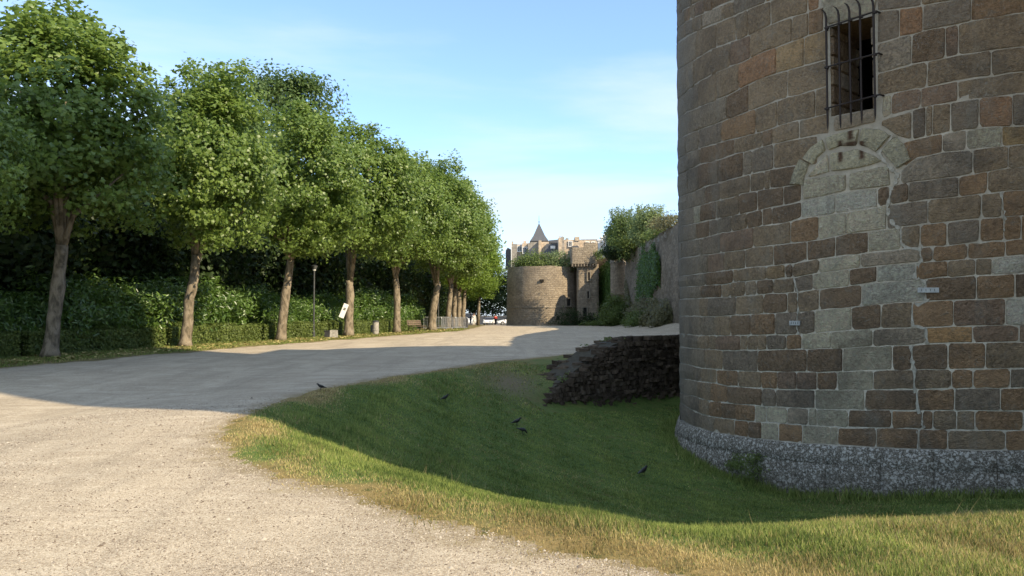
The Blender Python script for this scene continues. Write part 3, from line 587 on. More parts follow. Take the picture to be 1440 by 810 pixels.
mb = MB(); sC = [wp(wl0+(wr0-wl0)*.0, wzb, dp), wp(wr0, wzb, dp), wp(wr0, wzt, dp), wp(wl0, wzt, dp)]; sD = [wp(wl0-.1, wzb-.3, dp+2.5), wp(wr0+.1, wzb-.3, dp+2.5), wp(wr0+.1, wzt+.3, dp+2.5), wp(wl0-.1, wzt+.3, dp+2.5)]
mb.add(sC+sD, [(4, 5, 6, 7), (0, 1, 5, 4), (1, 2, 6, 5), (2, 3, 7, 6), (3, 0, 4, 7)]); mb.build("dark_chamber", mdark, tower)
# iron grille
miron = mat("wrought_iron"); n = N(miron); f = n.noise(n.pos(), 40, 4, .7); n.out(n.mix(f, (.018, .014, .013), (.06, .045, .038)), .7, f, .4, .004, .3)
grille = bpy.data.objects.new("window_grille", None); col.objects.link(grille); grille.parent = tower
GD = TR+0.12
def gp(px, py, R=GD): ph, z = unp(px, py, R); return Vector(cylp(ph, z, R))
for bx, ty, by, tx in ((1164, 12, 183, 1158), (1182, 8, 180.5, 1178), (1197, 3, 176.5, 1192), (1212, -2, 173.5, 1206), (1231, -6, 168, 1227)):
    ph0, zb = unp(bx, by, GD); _, zt = unp(bx, ty, GD); mbb = MB()
    zz = [zb, zb+.09, zb+.2, (zb+zt)/2, zt-.26, zt-.17, zt-.09, zt-.03, zt]; of = [0, 0, 0, 0, 0, .0, .01, .03, .065]; sf = [0, 0, 0, 0, 0, 0, -.01, -.035, -.07]
    mbb.tube([cylp(ph0+s2/GD, z, GD+o2) for z, o2, s2 in zip(zz, of, sf)], [.003, .016, .019, .019, .021, .021, .019, .013, .004], 6)
    mbb.build("upright_bar", miron, grille)
for (xa, ya, xb, yb) in ((1161, 40, 1233, 16.5), (1161, 95.5, 1236, 75.5), (1161, 153.5, 1238, 133.5)):
    mbb = MB(); pts = []
    for t in np.linspace(0, 1, 7): ph, z = unp(xa+(xb-xa)*t, ya+(yb-ya)*t, GD-.012); pts.append(cylp(ph, z, GD+.02))
    pa = list(pts[0]); pb = list(pts[-1]); ph, z = unp(xa, ya, GD); 
    pts = [cylp(ph-.004, z, TR-.1)] + pts + [cylp(unp(xb, yb, GD)[0]+.008, pb[2], TR-.1)]
    mbb.tube(pts, .017, 5)
    for bx in (1164, 1182, 1197, 1212, 1231):
        t = (bx-xa)/(xb-xa); ph, z = unp(bx, ya+(yb-ya)*t, GD); mbb.tube([cylp(ph, z-.022, GD+.005), cylp(ph, z+.022, GD+.005)], .032 if bx in (1164, 1231) else .025, 7)
    mbb.build("cross_bar", miron, grille)
# repaired cracks: pale ribbons of fresh mortar, slightly proud, with uneven width
mfresh = mat("fresh_mortar"); n = N(mfresh); f = n.noise(n.pos(), 14, 5, .7); n.out(n.mix(n.rng(f, .3, .7), (.25, .225, .17), (.44, .40, .32)), .9, f, .5, .01)
def ribbon(pts, wpx, name="crack_repair", R=TR+.021):
    mbb = MB(); P = [unp(*p_) for p_ in pts]; fine = []
    for i in range(len(P)-1):
        for t in (0, .25, .5, .75): fine.append((P[i][0]*(1-t)+P[i+1][0]*t+rng.normal(0, .0009), P[i][1]*(1-t)+P[i+1][1]*t+rng.normal(0, .006)))
    fine.append(P[-1]); vs = []
    for i, (a_, z) in enumerate(fine):
        b0, b1 = fine[max(i-1, 0)], fine[min(i+1, len(fine)-1)]; ds, dzz = (b1[0]-b0[0])*TR, b1[1]-b0[1]; l_ = math.hypot(ds, dzz)+1e-6; nx_, nz_ = -dzz/l_, ds/l_
        w_ = wpx*.0058*(1+.35*math.sin(i*1.7)+rng.uniform(-.6, .6))
        for sgn, dR in ((-1.25, -.05), (-.9, 0), (.9, 0), (1.25, -.05)): vs.append(cylp(a_+nx_*w_*sgn/TR, z+nz_*w_*sgn, R+dR))
    fs = [(i*4+j, i*4+j+1, i*4+5+j, i*4+4+j) for i in range(len(fine)-1) for j in range(3)]
    mbb.add(vs, fs); mbb.build(name, mfresh, tower)
ribbon([(1256, 190), (1247, 203), (1238, 214)], 2.5)
ribbon([(1235, 212), (1243, 226), (1253, 237), (1262, 246), (1259, 258), (1252, 270), (1248, 288), (1250, 302), (1256, 315), (1265, 322), (1267, 336), (1271, 347)], 5)
ribbon([(1271, 348), (1294, 350), (1297, 366), (1290, 374), (1287, 390), (1301, 396), (1304, 410), (1303, 423), (1285, 431), (1283, 458), (1302, 462), (1304, 483)], 5)
ribbon([(1281, 486), (1283, 505), (1287, 521), (1286, 545), (1291, 577), (1300, 602)], 4)
ribbon([(1290, 605), (1291, 631)], 1.8); ribbon([(1294, 605), (1295, 631)], 1.5)
ribbon([(1117, 392), (1121, 408), (1123, 420), (1123, 436), (1120, 450), (1121, 460), (1125, 470)], 2.6)
ribbon([(1408, 270), (1411, 290), (1413, 306), (1415, 316), (1412, 325)], 2.6)
mgauge = simple("crack_gauge_plastic", (.36, .36, .33), .6)
for (xa, ya, xb, yb) in ((1112.5, 451, 1127.5, 457.5), (1291, 404.5, 1321, 411.5)):
    mbb = MB(); c0, c1 = unp(xa, yb), unp(xb, ya); c2, c3 = unp(xb, yb), unp(xa, ya)
    q1 = [cylp(*c0, TR+.045), cylp(*c2, TR+.045), cylp(*c1, TR+.045), cylp(*c3, TR+.045)]; q2 = [cylp(*c0, TR+.062), cylp(*c2, TR+.062), cylp(*c1, TR+.062), cylp(*c3, TR+.062)]
    mbb.add(q1+q2, [(4, 5, 6, 7), (0, 1, 5, 4), (1, 2, 6, 5), (2, 3, 7, 6), (3, 0, 4, 7)]); 
    for t in (.2, .4, .6, .8):
        a_ = c0[0]+(c1[0]-c0[0])*t; mbb.box(cylp(a_, (c0[1]+c1[1])/2, TR+.063), (.006, .004, abs(c1[1]-c0[1])*.5), 1)
    mbb.build("crack_gauge", [mgauge, miron], tower)
# plinth: sloping lichen-crusted footing following the lowest course
mpl = mat("plinth_stone"); n = N(mpl); p = n.pos(); f1 = n.noise(p, 2.2, 5, .65, .4); f2 = n.noise(p, 20, 5, .7, .4); v1 = n.noise(p, 38, 5, .72, .2); v2 = n.noise(p, 16, 6, .75, .3)
zrel = n.attr("zr")
cp = n.mix(n.rng(f2, .3, .7), (.07, .06, .045), (.19, .165, .125))
l1 = n.rng(v1, .50, .60, 0, .8); vd = n.n.new('ShaderNodeTexVoronoi'); vd.inputs['Scale'].default_value = 15; nzv = n.n.new('ShaderNodeTexNoise'); nzv.inputs['Scale'].default_value = 14; nzv.inputs['Detail'].default_value = 4; n.put(nzv.inputs['Vector'], p); n.put(vd.inputs['Vector'], n.vmath('ADD', p, n.vmath('MULTIPLY', n.vmath('SUBTRACT', nzv.outputs['Color'], (.5, .5, .5)), (.14, .14, .14)))); sc_ = n.n.new('ShaderNodeSeparateColor'); n.put(sc_.inputs[0], vd.outputs['Color']); l2 = n.math('MULTIPLY', n.rng(n.math('ADD', vd.outputs['Distance'], n.math('MULTIPLY', v1, .5)), .72, .60, 0, 1), n.rng(sc_.outputs[0], .25, .4)); 
lm = n.math('MULTIPLY', n.math('MAXIMUM', l1, l2), n.rng(n.math('ADD', f1, n.math('MULTIPLY', zrel, .28)), .40, .62, .45, .95))
cp = n.mix(lm, cp, n.mix(f2, (.30, .28, .23), (.66, .62, .53)))
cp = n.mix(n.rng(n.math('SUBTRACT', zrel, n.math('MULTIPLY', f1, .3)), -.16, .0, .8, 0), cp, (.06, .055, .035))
n.out(cp, .95, n.math('ADD', f1, n.math('MULTIPLY', f2, .8)), .8, .05, spec=.1)
pl = [unp(*p_) for p_ in L['P']]; pz = lambda a_: float(np.interp(a_, [q[0] for q in pl], [q[1] for q in pl]))
prof = [(0.0, .02, 1.0), (-.03, .05, 1.0), (-.16, .10, .8), (-.32, .13, .6), (-.335, .12, .6), (-.36, .135, .5), (-.62, .15, .15), (-1.1, .17, 0.0), (-1.9, .2, 0.0)]
a_ = -2.2
while a_ < 2.2:
    w_ = rng.uniform(.55, 1.15)/TR; k_ = 7; jo = rng.uniform(-.006, .012)
    cols_ = [(a_, 1)]+[(a_+.012/TR+(w_-.024/TR)*q/k_, 0) for q in range(k_+1)]+[(a_+w_, 1)]; V = []; ZR = []
    for b_, jt in cols_:
        zb = pz(b_)
        for j, (dz, dr_, zr) in enumerate(prof):
            nz = 0.022*float(vnoise(b_*TR, dz*3, 3.0, 2))+.012*float(vnoise(b_*TR, dz*3, 9.0, 4)) if j > 1 else 0
            V.append(cylp(b_, zb+dz+(.010*float(vnoise(b_*TR, 0, 5., j))), TR+dr_+nz+jo-(.03 if jt and j > 0 else 0))); ZR.append(zr)
    q = np.arange(len(V)).reshape(len(cols_), len(prof)); Fc = np.stack([q[:-1, 1:], q[1:, 1:], q[1:, :-1], q[:-1, :-1]], -1).reshape(-1, 4)
    link("plinth_stone", np_mesh("plinth_stone", np.array(V), Fc, 4, [mpl], True, {"zr": ZR}), tower); a_ += w_
# unseen keep block and tower, added outside the view to throw the wide shadow
body = thing("shadow_block", "unseen stone block added behind the near round tower to cast the wide shadow", "shadow caster", (0, 0, 0))
mb = MB(); mb.box((21.3, 12.2, 8.5), (17.6, 8.2, 23.0)); mb.build("wall", SM['M'], body); mb = MB(); mb.prism([(8.1, 20), (16.3, 20), (12.2, 20.05)], 12.4, 30.2, axis='X'); mb.build("roof", SM['S'], body)
shade_tower = thing("tall_shadow_tower", "tall unseen tower added outside the right edge to cast the near shadow", "tower", (14.2, 5.6, -2))  # added unseen, placed and sized to fit the near shadow edge
mb = MB(); mb.lathe([(5.4, 1.0), (5.4, 30), (5.6, 30.4), (5.6, 33), (5.2, 33)], 48); mb.build("wall", SM['M'], shade_tower, smooth=False)

# ------------------------------------------------------------ dark rubble wall
mrub = mat("rubble_stone"); n = N(mrub); p = n.pos(); f1 = n.noise(p, 5, 5, .65, .3); f2 = n.noise(p, 26, 4, .7); rd = n.rand()
cc = n.mix(rd, (.045, .033, .023), (.145, .108, .075)); cc = n.mix(n.rng(f1, .5, .7, 0, .6), cc, (.15, .125, .095)); cc = n.mix(n.rng(f2, .62, .7, 0, .5), cc, (.2, .2, .17))
n.out(cc, .95, n.math('ADD', f1, f2), .8, .04, spec=.1)
mrubm = simple("rubble_core_earth", (.06, .052, .035), .95, scale=9)
rub = thing("rubble_wall", "ruined dark rubble retaining wall beside the foot of the round tower", "wall", (WA[0], WA[1], g(*WA)))
rub.location = (0, 0, 0)
WLEN = float(np.linalg.norm(WB-WA))+2.2
def wall_top(t):   # survey of the ragged top, metres along the wall -> height
    return float(np.interp(t, [-.4, 0.0, 1.0, 1.5, 2.0, 2.5, 3.0, 4.0, 5, 6, 11], [-1.1, -.83, -.30, -.1, 0.13, 0.30, .56, .81, .88, .93, .95]))
stones = []; z = -2.6; rowi = 0
while z < 0.95:
    hgt = rng.uniform(.075, .15); t = -.35+rng.uniform(0, .3)
    while t < WLEN:
        w_ = rng.uniform(.12, .30 if t < 3 else .44); tm = t+w_/2
        xm, ym = WA[0]+WD[0]*tm, WA[1]+WD[1]*tm
        if z+hgt*.6 < min(wall_top(t), wall_top(tm), wall_top(t+w_)+.03)+rng.uniform(-.03, .05) and z+hgt > g(xm-WN[0]*.5, ym-WN[1]*.5)-.05: stones.append((t, w_, z, hgt))
        t += w_
    z += hgt
def rubble_stone(t, w_, z, h_, out, dpt=.42):
    batter = .10*(z+2.0)
    c = np.array([WA[0]+WD[0]*(t+w_/2), WA[1]+WD[1]*(t+w_/2)]); vs = []
    for fz in (0, 1):
        for (u, v) in ((-.5, 0), (-.2, -.03), (.25, -.02), (.5, 0), (.5, 1), (-.5, 1)):
            uu = u*w_*rng.uniform(.88, .97); vv = v if v > 0.5 else v*1.5; off = -out+batter*0.6+vv*dpt+rng.normal(0, .012)
            if v <= 0 and abs(u) == .5: off += .03
            vs.append((c[0]+WD[0]*uu+WN[0]*off, c[1]+WD[1]*uu+WN[1]*off, z+h_*(.06 if fz == 0 else .95)+rng.normal(0, .012)))
    m_ = len(vs)
    # bulged face middle
    fs = [(5, 4, 3, 2, 1, 0), (6, 7, 8, 9, 10, 11)]+[(i, (i+1) % 6, (i+1) % 6+6, i+6) for i in range(6)]
    return vs, fs
stones.sort(key=lambda s_: -s_[1]*s_[3]); restmb = MB(); cnt = 0
for (t, w_, z, h_) in stones:
    vs, fs = rubble_stone(t, w_, z, h_, rng.uniform(.0, .12))
    if t < 7.6 and cnt < 236:
        me = bpy.data.meshes.new("stone"); me.from_pydata(vs, [], fs); me.materials.append(mrub); me.update(); link("stone", me, rub); cnt += 1
    else: restmb.add(vs, fs)
if restmb.v: restmb.build("small_stones", mrub, rub, kind="stuff")
for i in range(58):      # tumbled stones along the broken top
    t, o_ = rng.uniform(-.2, 3.6) if i < 46 else rng.uniform(3.6, 6.5), rng.uniform(.1, 1.15); w_, h_ = rng.uniform(.14, .34), rng.uniform(.07, .14)
    vs, fs = rubble_stone(t, w_, wall_top(t)-.20+rng.uniform(0, .07), h_, -o_, .3); me = bpy.data.meshes.new("stone"); me.from_pydata(vs, [], fs); me.materials.append(mrub); me.update(); link("stone", me, rub)
mb = MB()
for i in range(40):
    t0, t1 = WLEN*i/40-.2, WLEN*(i+1)/40-.2; h0, h1 = wall_top(t0)-.07, wall_top(t1)-.07
    q = lambda t, o_, z: (WA[0]+WD[0]*t+WN[0]*o_, WA[1]+WD[1]*t+WN[1]*o_, z)
    mb.add([q(t0, .16, -3), q(t1, .16, -3), q(t1, .30, h1), q(t0, .30, h0), q(t0, 1.2, h0-.05), q(t1, 1.2, h1-.05), q(t0, 1.4, -3), q(t1, 1.4, -3)], [(0, 1, 2, 3), (3, 2, 5, 4), (4, 5, 7, 6)])
mb.build("earth_core", mrubm, rub)

# ------------------------------------------------------------ foliage helpers
def leaf_mat(name, ca, cb, tr=0.35, gloss=0.0, seed=0):
    m = mat(name); n = N(m); rr = n.attr("rnd"); c = n.mix(rr, ca, cb); c2 = n.mix(0.5, c, tuple(min(1, x*1.6) for x in cb))
    b = n.n.new("ShaderNodeBsdfPrincipled"); n.put(b.inputs['Base Color'], c); b.inputs['Roughness'].default_value = 0.5-0.15*gloss; b.inputs['Specular IOR Level'].default_value = .3+gloss*.5
    t = n.n.new("ShaderNodeBsdfTranslucent"); n.put(t.inputs[0], c2); x_ = n.n.new("ShaderNodeMixShader"); x_.inputs[0].default_value = tr
    n.l.new(b.outputs[0], x_.inputs[1]); n.l.new(t.outputs[0], x_.inputs[2]); o = n.n.new("ShaderNodeOutputMaterial"); n.l.new(x_.outputs[0], o.inputs[0]); return m
LOBED = np.array([[0, -.5, 0], [.28, -.30, .05], [.55, -.05, -.03], [.24, .10, .04], [.20, .42, -.02], [0, .62, -.08], [-.20, .42, -.02], [-.24, .10, .04], [-.55, -.05, -.03], [-.28, -.30, .05]])
KITE = np.array([[0, -.55, 0], [.36, 0, .06], [0, .6, -.03], [-.36, 0, .06]])
LONG = np.array([[0, -.6, 0], [.2, 0, .05], [0, .65, -.06], [-.2, 0, .05]])
def leaf_cloud(name, P, Nn, size, shape, m, rnd=None, smin=.7):
    k = len(P); Nn = Nn/np.maximum(np.linalg.norm(Nn, axis=1, keepdims=True), 1e-6)
    a = rng.normal(0, 1, (k, 3)); a -= Nn*(a*Nn).sum(1, keepdims=True); a /= np.linalg.norm(a, axis=1, keepdims=True); b = np.cross(Nn, a)
    s = size*rng.uniform(smin, 1.25, k); sh = shape; j = len(sh)
    V = P[:, None]+s[:, None, None]*(a[:, None]*sh[None, :, 0:1]+b[:, None]*sh[None, :, 1:2]+Nn[:, None]*sh[None, :, 2:3])
    rd = rng.uniform(0, 1, k) if rnd is None else rnd
    if j > 4:
        Fq = []
        base = np.arange(k)[:, None]*j
        for q in ((0, 1, 8, 9)[:4], (1, 2, 3, 7), (1, 7, 8, 8)): pass
        Fq = np.concatenate([base+np.array([[0, 1, 9, 9]])*1], 0) if False else None
        tris = np.array([[0, 1, 9], [1, 3, 9], [9, 3, 7], [1, 2, 3], [9, 7, 8], [3, 4, 7], [7, 4, 6], [4, 5, 6]])
        Fc = (tris[None]+(np.arange(k)*j)[:, None, None]).reshape(-1, 3)
        return np_mesh(name, V.reshape(-1, 3), Fc, 3, [m], False, {"rnd": np.repeat(rd, j)})
    Fc = (np.array([[0, 1, 2], [0, 2, 3]])[None]+(np.arange(k)*4)[:, None, None]).reshape(-1, 3)
    return np_mesh(name, V.reshape(-1, 3), Fc, 3, [m], False, {"rnd": np.repeat(rd, 4)})
def crown_pts(nc, nl, rx, rz0, rz1, zc, sig=.42, egg=.25, inner=.35, flat=.0, seed=0):
    """clusters of leaves inside an egg-shaped envelope centred at height zc"""
    d = rng.normal(0, 1, (nc, 3)); d /= np.linalg.norm(d, axis=1, keepdims=True); d /= (np.abs(d)**2.25).sum(1, keepdims=True)**(1/2.25)*.97
    f = rng.uniform(inner**2, 1, nc)**.5; lump = 1+.06*np.sin(d[:, 0]*5+seed)+.06*np.sin(d[:, 1]*6+2*seed)+.05*np.sin(d[:, 2]*7+seed)
    rxy = rx*(1-egg*np.clip(d[:, 2], -1, 1))
    C = np.stack([d[:, 0]*rxy*f*lump, d[:, 1]*rxy*f*lump, zc+np.where(d[:, 2] > 0, rz1, rz0)*d[:, 2]*f*lump], -1)
    cs = rng.uniform(.6, 1.4, nc)
    P = C[:, None]+np.clip(rng.normal(0, 1, (nc, nl, 3)), -1.7, 1.7)*(sig*cs)[:, None, None]*np.array([1, 1, .75])
    out = C-np.array([0, 0, zc]); out /= np.maximum(np.linalg.norm(out, axis=1, keepdims=True), 1e-3)
    Nn = out[:, None]*.8+np.array([0, 0, .45])+rng.normal(0, .6, (nc, nl, 3))
    rd = np.clip(rng.uniform(0, 1, nc)[:, None]*.5+rng.uniform(0, 1, (nc, nl))*.5, 0, 1)
    return P.reshape(-1, 3), Nn.reshape(-1, 3), C, rd.ravel()
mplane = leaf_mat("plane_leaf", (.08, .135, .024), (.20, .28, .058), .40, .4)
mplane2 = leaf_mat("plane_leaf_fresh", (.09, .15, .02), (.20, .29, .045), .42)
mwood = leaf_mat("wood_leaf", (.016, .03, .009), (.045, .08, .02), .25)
mlaurel = leaf_mat("laurel_leaf", (.05, .10, .02), (.13, .22, .035), .3, .8)
mhedge = leaf_mat("hedge_leaf", (.07, .105, .025), (.17, .215, .055), .3)
mivy = leaf_mat("ivy_leaf", (.04, .085, .016), (.10, .18, .03), .25)
mbush = leaf_mat("bush_leaf", (.06, .10, .025), (.16, .21, .055), .35)
mpaleb = leaf_mat("pale_bush_leaf", (.10, .14, .05), (.26, .32, .13), .3)
mscrub = leaf_mat("scrub_leaf", (.08, .085, .035), (.20, .185, .09), .25)
mloc = leaf_mat("locust_leaf", (.06, .10, .03), (.12, .18, .055), .4)
mbark = mat("plane_bark"); n = N(mbark); p = n.obj(); f1 = n.noise(n.map(p, (1, 1, .45)), 5, 5, .6, .5); f2 = n.vor(n.map(p, (1, 1, .5)), 9); f3 = n.noise(p, 30, 4, .7)
cb = n.mix(n.rng(f1, .38, .6), (.105, .088, .062), (.27, .225, .165)); cb = n.mix(n.rng(f2, .3, .7, 0, .3), cb, (.30, .24, .16)); cb = n.mix(n.rng(f3, .55, .7, 0, .5), cb, (.07, .055, .04))
n.out(cb, .9, n.math('ADD', f1, n.math('MULTIPLY', f3, .5)), .7, .04, spec=.1)
mbarkd = simple("dark_bark", (.05, .042, .032), .9)

# ------------------------------------------------------------ avenue trees
def tree_px(px, py, h): 
    d = ray(px, py); Y = h*d[1]/(-d[2]); return d[0]*Y/d[1], Y
CROWNS = []
for i in range(4):
    P, Nn, C, rd = crown_pts(330, 98, 2.78, 3.7, 4.0, 8.2, .31, .16, .50, seed=i*1.7+.5)
    low = P[:, 2] < 3.9+.5*np.sin(P[:, 0]*2+i); P, Nn, rd = P[~low], Nn[~low], rd[~low]
    CROWNS.append((leaf_cloud("crown", P, Nn, .158, LOBED, mplane, rd), C))
FARCROWN = []
for i in range(2):
    P, Nn, C, rd = crown_pts(250, 66, 2.9, 3.9, 4.0, 8.2, .38, .14, .45, seed=i*2.3+.9); FARCROWN.append((leaf_cloud("crown", P, Nn, .22, KITE, mplane2, rd), C))
TREES = [ # X, Y, scale, crown variant, trunk radius, [(dx,dz..)] bend, label
 (-15.9, 20.6, .78, 1, .28, [(0, 0), (.1, 1.5), (0, 3)], "nearest avenue plane tree, its shaded crown entering at the left edge"),
 (-16.2, 27.0, 1.0, 0, .245, [(0, 0), (.10, 1.4), (.22, 2.6), (.34, 4.0)], "avenue plane tree whose thick shaded trunk stands furthest left"),
 (-14.4, 33.9, 1.0, 1, .24, [(0, 0), (.1, 1.2), (.15, 2.2), (.35, 3.0), (.42, 4.1)], "avenue plane tree with kinked sunlit trunk, between the leftmost trunk and the next"),
 (-12.45, 41.4, 1.04, 2, .26, [(0, 0), (.12, 1.4), (.3, 3.0), (.5, 4.4)], "avenue plane tree just left of the tall lamp post"),
 (-10.45, 49.1, 1.12, 3, .30, [(0, 0), (.05, 1.5), (.1, 2.6), (.05, 3.6)], "avenue plane tree with the tilted white board against its trunk"),
 (-8.5, 56.6, 1.08, 0, .27, [(0, 0), (.03, 1.8), (0, 3.3), (-.1, 4.0)], "avenue plane tree between the grey litter bin and the bench"),
 (-6.65, 63.6, 1.12, 1, .34, [(0, 0), (.1, 1.6), (.3, 2.8), (.5, 3.9)], "avenue plane tree between the bench and the crowd barriers"),
 (-5.95, 71.5, 1.12, 2, .26, [(0, 0), (.05, 1.8), (.3, 4.2)], "slim avenue plane tree, first behind the crowd barriers"),
 (-5.95, 79.5, 1.10, 3, .28, [(0, 0), (-.05, 1.8), (.1, 4.2)], "avenue plane tree, second behind the crowd barriers"),
 (-6.1, 87.5, 1.10, 0, .30, [(0, 0), (.05, 1.8), (.1, 4.2)], "avenue plane tree, third behind the crowd barriers"),
 (-6.1, 95.5, 1.08, 1, .30, [(0, 0), (.05, 1.8), (.2, 4.2)], "avenue plane tree, last of the row at the far end"),
]
GA = "plane trees of the avenue"
for i, (X, Y, sc, cv_, tr_, bend, lab) in enumerate(TREES):
    t = thing("plane_tree", lab, "tree", (X, Y, g(X, Y)-.05), group=GA)
    far = i >= 8; cm_, C = (FARCROWN[i % 2] if far else CROWNS[cv_]); rz = [0.4, 2.1, 4.4, 1.2, 5.3, 3.3, .9, 2.6, 4.9, 1.8, 3.9][i]
    mb = MB(); top = bend[-1]; zs_ = []
    pts = [(b_[0], 0.0, b_[1]*1.0) for b_ in bend]; fine = []
    for a_, b_ in zip(pts[:-1], pts[1:]):
        for q in range(4): f_ = q/4; fine.append((a_[0]+(b_[0]-a_[0])*f_+random.uniform(-.012, .012), random.uniform(-.015, .015), a_[2]+(b_[2]-a_[2])*f_))
    fine.append(pts[-1]); H = fine[-1][2]
    rads = [tr_*(1.0-.22*p_[2]/H)*(1+.45*math.exp(-p_[2]/.22)+.10*math.exp(-((p_[2]-2.6)/.25)**2))*random.uniform(.96, 1.05) for p_ in fine]
    mb.tube(fine, rads, 12, jit=.04)
    ca, sa = math.cos(rz), math.sin(rz); nl = 9 if not far else 4
    order = sorted(range(len(C)), key=lambda q: random.random())[:nl]
    base = Vector(fine[-1])
    for q in order:
        c = C[q]*sc; tip = Vector((c[0]*ca-c[1]*sa, c[0]*sa+c[1]*ca, c[2]))*0.9; tip.z = max(tip.z, 6.2)
        st = base-Vector((0, 0, random.uniform(0, .8))); st.x = np.interp(st.z, [p_[2] for p_ in fine], [p_[0] for p_ in fine])
        m1 = st.lerp(tip, .3); m1 = Vector((st.x+(m1.x-st.x)*.6, st.y+(m1.y-st.y)*.6, m1.z+.55)); m2 = st.lerp(tip, .7)+Vector((random.uniform(-.3, .3), random.uniform(-.3, .3), .2))
        mb.tube([st, m1, m2, tip], [tr_*.5, tr_*.36, tr_*.2, .03], 7, jit=.06)
    mb.build("trunk", mbark, t, smooth=True)
    cr_ = link("crown", cm_, t); k_ = [1.05, 1.17, .97, .98, 1.0, .98, 1.0, 1.08, 1.08, 1.1, 1.1][i]; cr_.scale = (sc*k_, sc*k_, sc); cr_.rotation_euler = (0, 0, rz); cr_.location = (top[0]*.6+[0, 0, .7, 1.0, 1.1, .9, .8, .6, .6, .5, .5][i], -.2, 0)
# tall feathery tree behind the row
def simple_tree(X, Y, meshes, sc, label, cat="tree", trunk_r=.25, name="woodland_tree", H=6, group=None, szc=1.0):
    t = thing(name, label, cat, (X, Y, g(X, Y)-.05), group=group)
    mb = MB(); mb.tube([(0, 0, 0), (random.uniform(-.2, .2), random.uniform(-.2, .2), H*.5), (random.uniform(-.4, .4), random.uniform(-.4, .4), H*sc)], [trunk_r, trunk_r*.8, trunk_r*.4], 8); 
    for q in range(5): a_ = random.uniform(0, 6.28); mb.tube([(0, 0, H*(.4+.08*q)), (math.cos(a_)*1.2, math.sin(a_)*1.2, H*(.62+.09*q)), (math.cos(a_)*2.6, math.sin(a_)*2.6, H*(.85+.1*q))], [trunk_r*.4, trunk_r*.25, .03], 5)
    mb.build("trunk", mbarkd, t); c = link("crown", meshes, t); c.scale = (sc, sc, sc*szc); c.rotation_euler = (0, 0, random.uniform(0, 6.28)); return t
P, Nn, C, rd = crown_pts(60, 330, 3.1, 5.2, 3.0, 12.6, .62, .2, .5, seed=3); locust = leaf_cloud("crown", P, Nn, .2, KITE, mloc, rd)
simple_tree(-17.5, 58.5, locust, 1.28, "tall feathery tree rising above the avenue crowns behind the second and third trees", trunk_r=.32, name="tall_tree", H=11)
simple_tree(-22.5, 57, locust, 1.12, "darker feathery treetop beside the tallest one behind the avenue", trunk_r=.32, name="tall_tree", H=11)
# shaded wood behind
WOODM = []
for i in range(3):
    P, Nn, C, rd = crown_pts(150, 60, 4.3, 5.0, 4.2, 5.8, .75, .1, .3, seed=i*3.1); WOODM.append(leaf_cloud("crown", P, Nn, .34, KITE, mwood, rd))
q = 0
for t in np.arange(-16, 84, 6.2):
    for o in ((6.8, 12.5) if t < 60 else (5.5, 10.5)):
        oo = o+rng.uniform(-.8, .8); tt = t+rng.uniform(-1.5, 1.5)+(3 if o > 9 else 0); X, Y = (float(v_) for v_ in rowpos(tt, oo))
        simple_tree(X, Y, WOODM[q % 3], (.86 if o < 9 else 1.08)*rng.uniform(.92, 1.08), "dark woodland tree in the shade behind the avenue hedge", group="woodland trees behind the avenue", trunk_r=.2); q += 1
# undergrowth mass closing the bottom of the wood
K = 90000; t = rng.uniform(-20, 92, K); o = rng.uniform(3.2, 8.5, K); hh = rng.uniform(0, 1, K)**.8*(2.4+.9*(o-3.2)**.8)*(1+.2*np.sin(t*1.1)); X, Y = rowpos(t, o)
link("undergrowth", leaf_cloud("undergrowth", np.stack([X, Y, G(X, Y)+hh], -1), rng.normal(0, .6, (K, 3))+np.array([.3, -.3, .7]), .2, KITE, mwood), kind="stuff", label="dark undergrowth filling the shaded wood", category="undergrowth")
# laurel bushes and low hedge behind the trunks
LM = []
for i in range(3):
    P, Nn, C, rd = crown_pts(64, 95, 1.5, 1.1, 1.15, 1.15, .26, .1, .45, seed=i*1.3); LM.append(leaf_cloud("laurel", P, Nn, .155, LONG, mlaurel, rd))
tree_words = ["outside the left edge", "behind the thick leftmost trunk", "behind the kinked sunlit trunk", "behind the trunk left of the lamp post", "behind the trunk with the white board", "behind the trunk by the litter bin", "behind the trunk beside the bench", "behind the barriers"]
k = 0
for t in np.arange(-9, 40, 2.35):
    o = 2.75+rng.uniform(-.15, .3); X, Y = rowpos(t, o)
    ob = link("laurel_bush", LM[k % 3]); ob.location = (float(X), float(Y), g(float(X), float(Y))); ob.rotation_euler = (0, 0, rng.uniform(0, 6)); s_ = rng.uniform(.95, 1.25); ob.scale = (s_*1.1, s_*1.1, s_*1.08)
    gi = int(math.floor(t/7.35))+2; pos_ = ("just right of that trunk", "midway to the next trunk", "just before the next trunk")[min(2, int((t/7.35-math.floor(t/7.35))*3))]
    tw = ["frame edge", "left frame edge", "leftmost trunk", "kinked trunk", "lamp post trunk", "board trunk", "litter bin trunk", "bench trunk"][min(7, max(0, gi))]
    tag(ob, "glossy laurel bush behind the hedge, %s the %s%s" % (("just right of", "midway past", "farthest past")[min(2, int((t/7.35-math.floor(t/7.35))*3))], tw, ", taller" if s_ > 1.12 else ""), "bush", "laurel bushes behind the hedge"); k += 1
